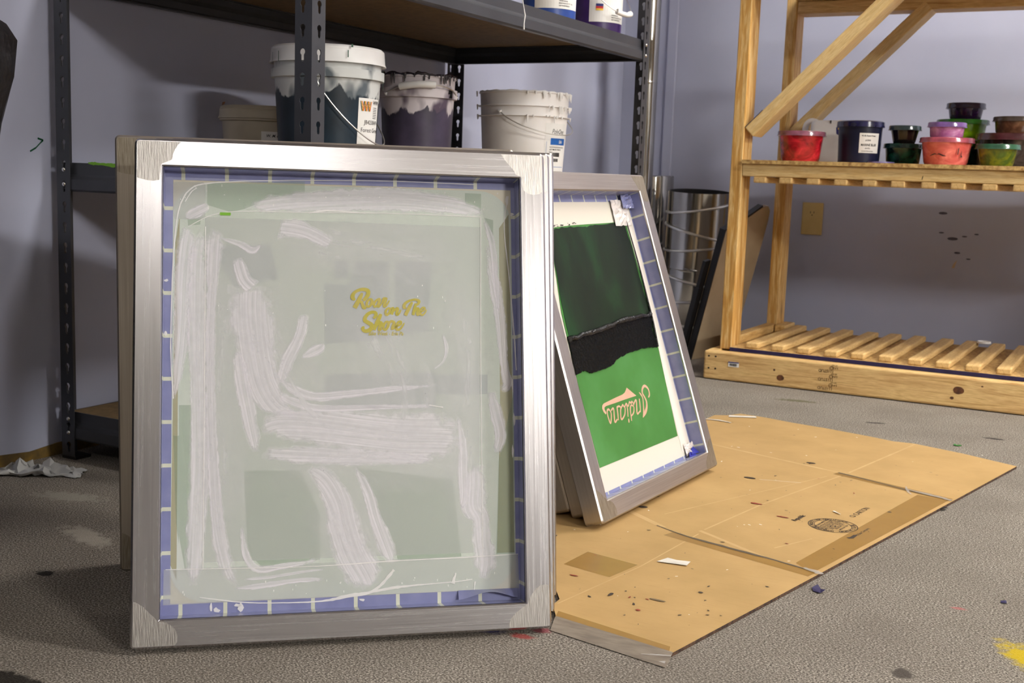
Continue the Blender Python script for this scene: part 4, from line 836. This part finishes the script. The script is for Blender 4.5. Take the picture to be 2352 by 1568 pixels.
for (x0,x1,y0,y1) in ((-.018,.012,.060,.071),(-.012,.008,.046,.055)):
    x=x0
    while x<x1:
        wd=random.choice((.0006,.0010,.0014)); v,f=rect(x,x+wd,y0-.06,y1-.06); curved_geo(R,wa+.92,.06,v,f,m,.0011); x+=wd+random.choice((.0005,.0009))
m.build('label_text',PRINT,lb)
m=MB(); v,f=rect(-.028,.04,-.008,.010,8); curved_geo(R,wa+.92,.1,v,f,m,.0011); 
for x,y0,y1 in ((-.042,-.08,0),):
    v,f=rect(x,x+.0008,y0,y1); curved_geo(R,wa+.92,.1,v,f,m,.0011)
v,f=rect(-.02,.04,-.0006,.0006,6); curved_geo(R,wa+.92,.032,v,f,m,.0011)
m.build('blue_band',PRINTB,lb)
m=MB(); v,f=text_geo('EAH',.012,'LEFT',True); curved_geo(R,wa+.92,.0965,[(p[0]*.7+.006,p[1]) for p in v],f,m,.0014); m.build('band_text',LABEL,lb)
# small beige tub behind the green pail
bl=(-1.809,2.092,MZ); ba=camdir(bl)
BP=noisy('translucent_beige',(196,186,166),(176,166,146),9,.45)
t,R=pail('plastic_tub','small translucent beige tub with ribbed lid, left of the green-stained pail','bucket',bl,.088,.080,.130,BP,[(.104,.006,.010)],lid=(BP,.020,.003))
lb=curved_patch(t,R,ba+.0,ba+.75,.03,.082,'label',LABEL,.0007)
m=MB(); v,f=text_geo('W. M. Plastics Primer',.0085,'LEFT',True,True); curved_geo(R,ba+.12,.070,v,f,m,.0011); m.build('label_text',PRINT,lb)
m=MB(); curved_geo(R,ba-1.0,.136,[(-.006,0),(.004,.002),(.007,.008),(-.003,.007)],[(0,1,2,3)],m,.0085); m.build('rust_stain',noisy('rust',(150,100,60),(120,76,44),60,.8),t)
# upper shelf pails
UZ=.999
def upper(label,loc,ink,lab,hnd):
    m_=noisy('ink_jar_'+label[:4],ink,tuple(int(c*.8) for c in ink),14,.35)
    t,R=pail('ink_pail',label,'bucket',loc,.072,.069,.17,m_,[(.135,.005,.012)],lid=(WHITEP,.016,.003))
    a=camdir(loc); lb=curved_patch(t,R,a-.55+lab,a+1.35+lab,.036,.125,'label',LABEL,.0007)
    m=MB()
    for i,(s_,x) in enumerate((('KEEP FROM FREEZING',.03),('MADE IN USA NET WT 1 GAL',.02),('STIR BEFORE USE',.03))):
        v,f=text_geo(s_,.0042,'LEFT',True); curved_geo(R,a+.5+lab,.042+.006*i,[(p[0]*.8-.01,p[1]) for p in v],f,m,.0011)
    m.build('label_text',PRINT,lb); return t,R,a,lb
upper('bright blue pail with white label on the upper steel shelf',(-1.446,2.785,UZ),(44,84,176),.0,False)
t,R,a,lb=upper('violet pail with white label and white grip handle on the upper steel shelf',(-1.436,3.055,UZ),(72,44,112),.25,True)
m=MB()
for (z0,z1,k) in ((.077,.084,0),(.071,.077,1),(.066,.071,2)):
    v,f=rect(-.010,.010,z0-.07,z1-.07,4); curved_geo(R,a+.10,.07,v,f,m,.0013,k)
m.build('logo',[NAVP,REDP,YEL],lb)
n=24; path=[]
for i in range(n+1):
    u=i/n; aa=a-.35+2.5*u; s_=math.sin(math.pi*u); path.append(((R(.14)+.006+.022*s_)*math.cos(aa),(R(.14)+.006+.022*s_)*math.sin(aa),.142-.085*s_**.9))
wv=MB().tube(path,.0014,8).build('bail_handle',WIRE,t,smooth=True)
MB().tube(path[9:16],[.0078,.0068,.0068,.0068,.0068,.0072,.0085],14).build('grip',WHITEP,wv,smooth=True)

# ------------------------------------------------------------ black bin at the left
bn=thing('waste_bin','tall bin lined with a black bag, cut by the left edge of the picture','bin',(-1.563,.857,0))
prof=[(.001,0),(.215,0),(.22,.01),(.262,.62),(.268,.63),(.268,.645),(.256,.645),(.25,.62),(.20,.012),(.001,.012)]
MB().lathe(prof,40).build('body',BLACK,bn,smooth=True)
m=MB(); k=72; rows=[(.262,.40),(.270,.42),(.272,.50),(.276,.60),(.284,.66),(.298,.72),(.301,.765),(.288,.785),(.262,.775),(.246,.72),(.244,.65)]
for j,(r,z) in enumerate(rows):
    for i in range(k):
        a=2*math.pi*i/k; p=Vector((math.cos(a)*2.2,math.sin(a)*2.2,z*5)); d=.014*noise.noise(p)+.005*math.sin(a*17+z*9)
        m.v.append(((r+d)*math.cos(a),(r+d)*math.sin(a),z+.012*noise.noise(p*1.3)))
for j in range(len(rows)-1):
    for i in range(k): m.f.append([j*k+i,j*k+(i+1)%k,(j+1)*k+(i+1)%k,(j+1)*k+i]); m.m.append(0)
m.build('liner',BAG,bn,smooth=True)

# ------------------------------------------------------------ ducts in the corner
def duct(label,x,y,r,h,z0=0,crimp=False,seam=0):
    t=thing('duct_pipe',label,'duct',(x,y,z0))
    k=64; m=MB()
    prof=[(r,0),(r,.004),(r,h*.5-.008),(r,h*.5-.003),(r+.0012,h*.5),(r,h*.5+.003),(r,h*.5+.008),(r,h-.004),(r,h),(r-.0015,h),(r-.0015,0)]
    m.lathe(prof,k,closed=True,ms=[0]*8+[1,1,1])
    if crimp:
        for i in range(len(m.v)):
            x_,y_,z_=m.v[i]
            if z_>h-.001:
                a=math.atan2(y_,x_); s_=.965+.02*math.sin(a*24); m.v[i]=(x_*s_,y_*s_,z_+.002*math.sin(a*24))
    m.build('pipe',[GALV,DUCTIN],t,smooth=True)
    MB().tube([(r*1.003*math.cos(seam),r*1.003*math.sin(seam),.002),(r*1.003*math.cos(seam),r*1.003*math.sin(seam),h-.002)],.004,8).build('seam',GALV,t,smooth=True)
    return t
TILT=Matrix.Rotation(math.radians(4.2),3,Vector((.8776,.479,0)))
d1=duct('shiny open galvanised duct standing by the back wall, left of the wooden rack',-1.553,4.27,.113,.57,seam=-2.75)
m4=TILT.to_4x4(); m4.translation=Vector((-1.553,4.27,.0085)); d1.matrix_world=m4
duct('darker galvanised duct with a crimped top, behind the green screen corner',-1.795,4.35,.105,.63,crimp=True,seam=-.6)
duct('tall slim galvanised vent pipe rising in the room corner',-1.752,4.195,.040,1.95,seam=-1.2)
cw=[]
cx,cy=-1.553,4.27
path=[]; zs=[(.489,.527),(.445,.390),(.347,.375),(.258,.211),(.153,.180),(.078,.065)]; N=24
for k,(zl,zr) in enumerate(zs):
    for i in range(N):
        u=i/N; e=(1-math.cos(math.pi*u))/2; a=math.radians(-160+180*u); path.append((.1195*math.cos(a),.1195*math.sin(a),zl+(zr-zl)*e))
    if k<len(zs)-1:
        zn=zs[k+1][0]
        for i in range(N):
            u=i/N; e=(1-math.cos(math.pi*u))/2; a=math.radians(20+180*u); path.append((.1195*math.cos(a),.1195*math.sin(a),zr+(zn-zr)*e))
o=MB().tube(path,.0042,8).build('wire_coil',WIRE,smooth=True); m4=TILT.to_4x4(); m4.translation=Vector((cx,cy,.0085)); o.matrix_world=m4; tag(o,'loose steel wire wound in slanting loops round the shiny duct','wire')
# leaning board with black edge
tb=math.atan2(.11,.46)
Rb=Matrix.Rotation(-.228,3,'Z')@Matrix.Rotation(tb,3,'Y')
bd=thing('leaning_board','beige hardboard panel with black edging leaning on the wooden rack','board',(-1.388,3.845,0),Rb)
out=[(0,0),(.255,0),(.262,.30),(.262,.500),(.255,.535),(.235,.552),(.205,.548),(.10,.500),(.0,.462)]
m=MB(); m.prism(out,-.018,0,'x'); m.build('panel',BDFACE,bd)
edge=[(-.004,-.002),(0,.462),(.10,.502),(.205,.550)]
m=MB()
m.prism([(-.006,.0),(0,.0),(0,.465),(-.006,.468)],-.022,.001,'x'); m.prism([(-.006,.468),(0,.460),(.10,.498),(.205,.546),(.20,.554),(.098,.506)],-.022,-.002,'x')
m.build('edging',BLACK,bd)
bk=thing('black_batten','narrow black batten leaning behind the beige board','batten',(-1.425,3.83,0),Rb)
m=MB(); m.prism([(0,0),(.03,0),(.03,.36),(.0,.355)],-.012,0,'x'); m.build('stick',BLACK,bk); 
m=MB(); m.box(-.016,.002,-.002,.012,.10,.26); m.build('bracket',BLACK,bk)
# outlet
ot=thing('wall_outlet','ivory duplex wall outlet on the back wall under the wooden shelf','outlet',(-1.172,YB,.488))
MB().box(-.040,.040,-.006,0,-.061,.061).build('plate',CREAM,ot,bevel=.003)
SL=mk('outlet_slot',(40,32,24),.6)[0]
for zc in (.022,-.022):
    fc=MB().prism([(.0165*math.cos(a*math.pi/12),zc+.0145*math.sin(a*math.pi/12)) for a in range(24)],-.0085,-.005,'y').build('socket',CREAM,ot)
    m=MB()
    for dx in (-.0065,.0065): m.box(dx-.0011,dx+.0011,-.0088,-.0080,zc-.002,zc+.006)
    m.box(-.002,.002,-.0088,-.0080,zc-.010,zc-.006); m.build('slot',SL,fc)
MB().lathe([(.001,.001),(.003,.0005),(.0032,0)],10).build('screw',RIV,ot)
ot.children[-1].rotation_euler=(math.pi/2,0,0); ot.children[-1].location=(0,-.006,0)

# ------------------------------------------------------------ wooden rack
wo=(-1.2,3.497,0)
Wd=thing('wooden_rack','pine lumber rack with slatted shelves along the back wall','shelving',wo)
RX0,RX1=-1.222,.72
def wb(name,x0,x1,y0,y1,z0,z1,mat,bev=.003): return MB().box(x0,x1,y0,y1,z0,z1).build(name,mat,Wd,bevel=bev,off=wo)
fb=wb('base_beam',RX0,RX1,3.497,3.535,.002,.0905,WX,.006)
wb('base_beam',RX0,RX1,4.145,4.183,.002,.0905,WX,.005)
wb('side_beam',RX0,RX0+.038,3.5352,4.1448,.002,.0905,WY,.004)
wb('inner_beam',-1.153,-1.115,4.02,4.144,.0905,.128,WY); 
PX=-1.193
for px in (PX,RX1-.07):
    wb('post',px,px+.038,3.559,3.648,.0908 if px>PX+1 else .0908,2.0,WZ,.003); wb('post',px,px+.038,4.054,4.143,.0908,2.0,WZ,.003)
wb('side_rail',PX,PX+.036,3.649,4.053,.0908,.128,WY)
lbd=wb('lower_board',PX+.0405,RX1-.08,3.5365,4.1445,.0908,.102,OSB,0)
MB().box(PX+.0405,RX1-.08,3.5352,3.5364,.0908,.1022).build('navy_edge',NAVY,lbd,off=wo)
ub=wb('upper_board',PX+.0405,RX1-.08,3.545,4.16,.6728,.6845,OSB,0)
wb('shelf_beam',PX+.0385,RX1-.071,3.559,3.648,.6345,.6725,WPALE,.003); wb('shelf_beam',PX+.0385,RX1-.071,4.054,4.143,.6345,.6725,WPALE,.003)
wb('top_beam',PX+.0385,RX1-.071,4.054,4.143,1.187,1.228,WX,.003); wb('top_beam',PX+.0385,RX1-.071,3.559,3.648,1.187,1.228,WX,.003)
wb('top_board',PX+.04,RX1-.08,3.545,4.16,1.2285,1.24,OSB,0)
random.seed(11)
sl0=MB().box(0,.040,0,.585,0,.0185).build('slat',WSL,Wd,bevel=.004)
def place(x,y,z,rz,first=[True]):
    if first[0]: o=sl0; first[0]=False
    else: o=sl0.copy(); COL.objects.link(o); o.parent=Wd
    o.location=(x-wo[0],y-wo[1],z); o.rotation_euler=(0,0,rz)
for i in range(21): place(-1.106+.0815*i+random.uniform(-.003,.003),3.545+random.uniform(-.004,.012),.1024,random.uniform(-.006,.006))
for i in range(21): place(-1.118+.0827*i+random.uniform(-.002,.002),3.559+random.uniform(-.003,.001),.6155,random.uniform(-.003,.003))
# braces
def brace(x0,z0,x1,z1,y,name='brace'):
    d=Vector((x1-x0,0,z1-z0)); L=d.length; a=math.atan2(d.z,d.x)
    m=MB().box(0,L,-.0445,.0445,0,.038); o=m.build(name,WPALE,Wd,bevel=.003)
    o.location=(x0-wo[0],y-wo[1],z0-wo[2]); o.rotation_euler=(0,-a,0); return o
brace(-1.128,.755,-.70,1.183,3.604); brace(-1.13,.775,-.715,1.190,4.098)
m=MB(); m.box(.0,.075,-.044,.02,.0385,.0395); o=m.build('navy_smear',NAVY,Wd); o.location=(-1.128-wo[0],3.604-wo[1],.755); o.rotation_euler=(0,-math.pi/4,0)
# knots and screws on the base beam
m=MB()
for x,z in ((-1.205,.074),(-1.183,.074),(-1.204,.036),(-1.182,.036)): m.prism([(x+.0032*math.cos(a*math.pi/5),z+.0028*math.sin(a*math.pi/5)) for a in range(10)],3.4962,3.498,'y')
split_build(m,'screw_head',mk('screw_hole',(38,28,24),.6)[0],fb,off=wo)
KN=noisy('knot',(110,66,34),(70,40,22),70,.7)
m=MB()
for x,z,rx,rz in ((-.975,.030,.011,.0085),(-.995,.052,.003,.003),(-.462,.052,.014,.010),(-.478,.028,.005,.004),(-.40,.07,.003,.002)):
    m.add([(x+rx*math.cos(a*math.pi/8)*(1+.15*random.random()),3.4966,z+rz*math.sin(a*math.pi/8)*(1+.15*random.random())) for a in range(16)],[tuple(range(16))])
split_build(m,'knot',KN,fb,off=wo)
tg=MB().box(-1.141,-1.107,3.4958,3.4968,.047,.063).build('price_tag',LABEL,fb,off=wo)
m=MB(); m.box(-1.141,-1.107,3.4954,3.4957,.0595,.063,0); random.seed(6); x=-1.136
while x<-1.114: wd=random.choice((.0005,.001,.0014)); m.box(x,x+wd,3.4954,3.4957,.050,.0575,1); x+=wd+.0008
m.build('barcode',[NAVP,PRINT],tg,off=wo)
m=MB()
for k,zz in enumerate((.012,.038,.064)):
    for s_,sz,dz,dx in (('111STUD',.012,0,0),('S-P-F',.008,.010,.012),('HT KD',.006,.017,.010)):
        v,f=text_geo(s_,sz,'LEFT',True)
        m.add([(-.815+dx-p[0]*.95,3.4963,zz+dz-p[1]+.006) for p in v],f)
    for r0,r1 in ((.0050,.0062),(.0026,.0034)):
        cx_,cz_=-.822,zz+.012; m.add([(cx_+r*math.cos(a*math.pi/9),3.4963,cz_+r*math.sin(a*math.pi/9)) for r in(r0,r1) for a in range(18)],[(i,(i+1)%18,18+(i+1)%18,18+i) for i in range(18)])
m.build('grade_stamp',noisy('stamp_ink',(96,74,44),(120,92,54),60,.8),fb,off=wo)
m=MB()
for x in (-.62,): m.add([(x,3.5585,.640),(x+.002,3.5585,.640),(x+.004,3.5585,.652),(x+.001,3.5585,.648)],[(0,1,2,3)])
m.build('ink_fleck',BLACKINK,Wd,off=wo)

# ------------------------------------------------------------ ink containers on the rack
BZ=.6849
def tub(name,label,loc,rt,h,ink,lidc,ratio=.86,streak=None,lh=.010,over=.004,rough=.22,cat='container',lab=None):
    t=thing(name,label,cat,loc); rb=rt*ratio
    c2=streak or tuple(int(c*.62) for c in ink)
    m_,nt,b=mk('ink_'+name,ink,rough,0,.5,.35); f=nz(nt,16,4,(1,1,1.6),dist=1.2)
    nt.links.new(ramp(nt,f,[(.38,c2),(.55,ink),(.7,tuple(min(255,int(c*1.15+14)) for c in ink))]),b.inputs['Base Color'])
    MB().lathe([(.001,0),(rb*.93,0),(rb,h*.12),(rt*.985,h-lh*.6),(rt*1.0,h-.002),(rt-.003,h-.002),(rb-.003,.004),(.001,.004)],44).build('body',m_,t,smooth=True)
    lm=noisy('lid_'+name,lidc,tuple(int(c*.72) for c in lidc),26,.2,coat=.4)
    ro=rt+over
    MB().lathe([(.001,h+.001),(ro*.86,h+.001),(ro*.88,h+.004),(ro-.001,h+.0045),(ro+.001,h+.002),(ro+.001,h-lh*.55),(ro+.0035,h-lh),(ro-.001,h-lh),(rt+.001,h-.001),(.001,h-.001)],44).build('lid',lm,t,smooth=True)
    return t
tub('deli_container','clear deli container of bright red ink at the left end of the upper shelf',(-1.008,3.675,BZ),.068,.088,(186,32,44),(150,92,112),streak=(120,10,22))
t=tub('deli_container','small black-inked container stacked on the dark green one',(-.727,3.82,BZ+.0655),.043,.050,(38,28,26),(52,72,76),ratio=.78,streak=(22,16,16))
tub('deli_container','dark green container under the small black one',(-.727,3.82,BZ),.055,.0605,(12,84,58),(22,64,58),ratio=.9,streak=(8,36,30))
tub('deli_container','salmon pink container with a dark ink squiggle, below the lilac one',(-.584,3.715,BZ),.072,.076,(232,116,108),(190,92,110),ratio=.86,streak=(214,88,84))
tub('deli_container','lilac pink container stacked on the salmon one',(-.588,3.722,BZ+.0812),.050,.040,(216,150,196),(150,112,190),ratio=.93,streak=(190,110,168))
tub('ink_tub','lime green tub behind the lilac container',(-.590,4.03,BZ+.068),.073,.078,(134,182,20),(44,128,40),ratio=.88,streak=(110,160,10),over=.006)
tub('ink_tub','blackish green tub at the bottom, under the lime one',(-.590,4.03,BZ),.068,.062,(14,44,36),(12,30,28),ratio=.95)
tub('deli_container','deep purple container on top of the lime tub',(-.583,4.02,BZ+.1515),.054,.046,(40,16,52),(30,20,50),ratio=.88,streak=(26,10,34),lh=.013)
tub('deli_container','olive green container with a teal lid at the shelf front',(-.443,3.725,BZ),.057,.060,(66,92,26),(66,120,92),ratio=.80,streak=(120,130,20))
tub('ink_tub','wide grey-brown tub with a maroon lid, behind the olive container',(-.430,3.955,BZ),.104,.100,(66,58,56),(92,44,50),ratio=.93,lh=.016)
tub('deli_container','brown ink container stacked on the maroon lid',(-.424,3.95,BZ+.1055),.062,.046,(126,86,62),(104,92,86),ratio=.92,streak=(96,62,44))
m=MB(); ribbon(m,[(-.030,.0,.0003),(-.020,.004,.0016),(-.012,.006,.0012),(-.008,.003,.0004),(-.002,.006,.0014),(.008,.002,.0018),(.018,.000,.0004)],0,sub=5)
sal=[o for o in bpy.data.objects if o.get('label','').startswith('salmon')][0]
a=camdir((-.584,3.715,0)); m2=MB(); curved_geo(lambda z:.0655+.009*z/.076,a-.25,.026,[(x,y) for x,y,z in m.v],m.f,m2,.0012)
curved_geo(lambda z:.0655+.009*z/.076,a+.45,.030,[(0,0),(.003,.002),(.004,.022),(.001,.018)],[(0,1,2,3)],m2,.0014)
curved_geo(lambda z:.0655+.009*z/.076,a+.62,.022,[(0,0),(.006,.003),(.002,.008),(.001,.022),(-.001,.012)],[(0,1,2,3,4)],m2,.0014)
m2.build('ink_squiggle',PRINT,sal)
# marine blue tub with label
ml=(-.850,3.765,BZ); ma=camdir(ml)
MP=ink_mat('marine_tub',(60,62,84),(30,33,60),.20,.02,16,rough=.3)
t,R=pail('ink_tub','straight dark blue ink tub with an ink-smeared rim and a marine blue label','bucket',ml,.066,.062,.128,MP,[],rimh=.016)
MB().lathe([(.001,.130),(.066,.130),(.0715,.127),(.0725,.111),(.068,.111),(.068,.126),(.001,.127)],44).build('lid',noisy('navy_lid',(36,34,84),(20,18,40),40,.18,coat=.5),t,smooth=True)
lb=curved_patch(t,R,ma-.02,ma+1.0,.032,.092,'label',LABEL,.0008)
m=MB()
for s_,sz,x,zz in (('W. M. Plastics Primer',.0062,-.024,.082),('# 5018',.0068,-.012,.068),('MARINE BLUE',.0098,-.025,.053),('x9-4721',.006,-.012,.044),('FOR INDUSTRIAL USE ONLY',.0036,-.022,.036)):
    v,f=text_geo(s_,sz,'LEFT',True); curved_geo(R,ma+.45,zz,[(p[0]*.82+x,p[1]) for p in v],f,m,.0013)
m.build('label_text',PRINT,lb)
# white jug
jl=(-.985,3.985,BZ)
t=thing('white_jug','white plastic jug with a loop handle behind the red container','jug',jl)
m=MB(); q=rrect(.068,.060,.020,6); lv=[(0,.92),(.004,1),(.125,1),(.136,.96),(.142,.86)]
for z,s_ in lv: m.v+=[(x*s_,y*s_,z) for x,y in q]
n=len(q)
for i in range(len(lv)-1):
    for j in range(n): m.f.append([i*n+j,i*n+(j+1)%n,(i+1)*n+(j+1)%n,(i+1)*n+j]); m.m.append(0)
m.f.append(list(range((len(lv)-1)*n,len(lv)*n))); m.m.append(0); m.f.append(list(range(n-1,-1,-1))); m.m.append(0)
m.build('body',WHITEP,t,smooth=True)
MB().tube(catmull([(-.060,0,.138),(-.078,0,.142),(-.094,0,.130),(-.098,0,.105),(-.094,0,.07),(-.080,0,.052),(-.064,0,.048)],5),.0095,12).build('handle',WHITEP,t,smooth=True)
m=MB(); m.add([(.02,-.0605,.118),(.045,-.0605,.127),(.066,-.0605,.120),(.066,-.0605,.088),(.045,-.0605,.084),(.022,-.0605,.098)],[(5,4,3,2,1,0)]); m.build('label',NAVP,t)
m=MB(); m.box(.026,.05,-.0612,-.0606,.112,.117); m.build('label_stripe',YEL,t)
m=MB(); m.add([(-.002,-.0608,.141),(.004,-.0608,.141),(.003,-.0608,.130),(.0,-.0608,.131)],[(0,1,2,3)]); m.build('drip',PRINT,t)
# loose lids
def lidobj(label,loc,r,mat):
    o=MB().lathe([(.001,.004),(r*.9,.004),(r*.92,.007),(r,.007),(r+.001,.001),(r-.002,0),(.001,0)],36).build('container_lid',mat,smooth=True); o.location=loc; return tag(o,label,'lid')
lidobj('lavender plastic lid lying flat beside the dark blue tub',(-.775,3.735,BZ),.040,noisy('lavender_lid',(150,140,190),(120,112,170),40,.25))
lidobj('small white cap lying at the back of a bottom-shelf slat',(-.475,4.09,.1212),.021,WHITEP)

# ------------------------------------------------------------ groups of look-alike things
for o in bpy.data.objects:
    if o.parent or not o.get('label'): continue
    c=o['category']; L=o['label']
    if c=='screen printing frame': o['group']='aluminium screens leaning on the cardboard' if o.location.y>1.9 else 'aluminium screens leaning in the left stack'
    elif o.name.startswith(('deli_container','ink_tub')): o['group']='ink containers on the wooden rack'
    elif o.name.startswith(('ink_pail','paint_pail')): o['group']='pails on the upper steel shelf' if o.location.z>.9 else 'pails on the middle steel shelf'
    elif c=='duct': o['group']='ducts in the room corner'
    elif c=='paint flake': o['group']='paint flakes on the carpet'
    elif c=='paper scrap': o['group']='paper scraps on the cardboard'
    elif c=='light': o['group']='ceiling lights'
    elif c=='lid': o['group']='loose lids on the wooden rack'
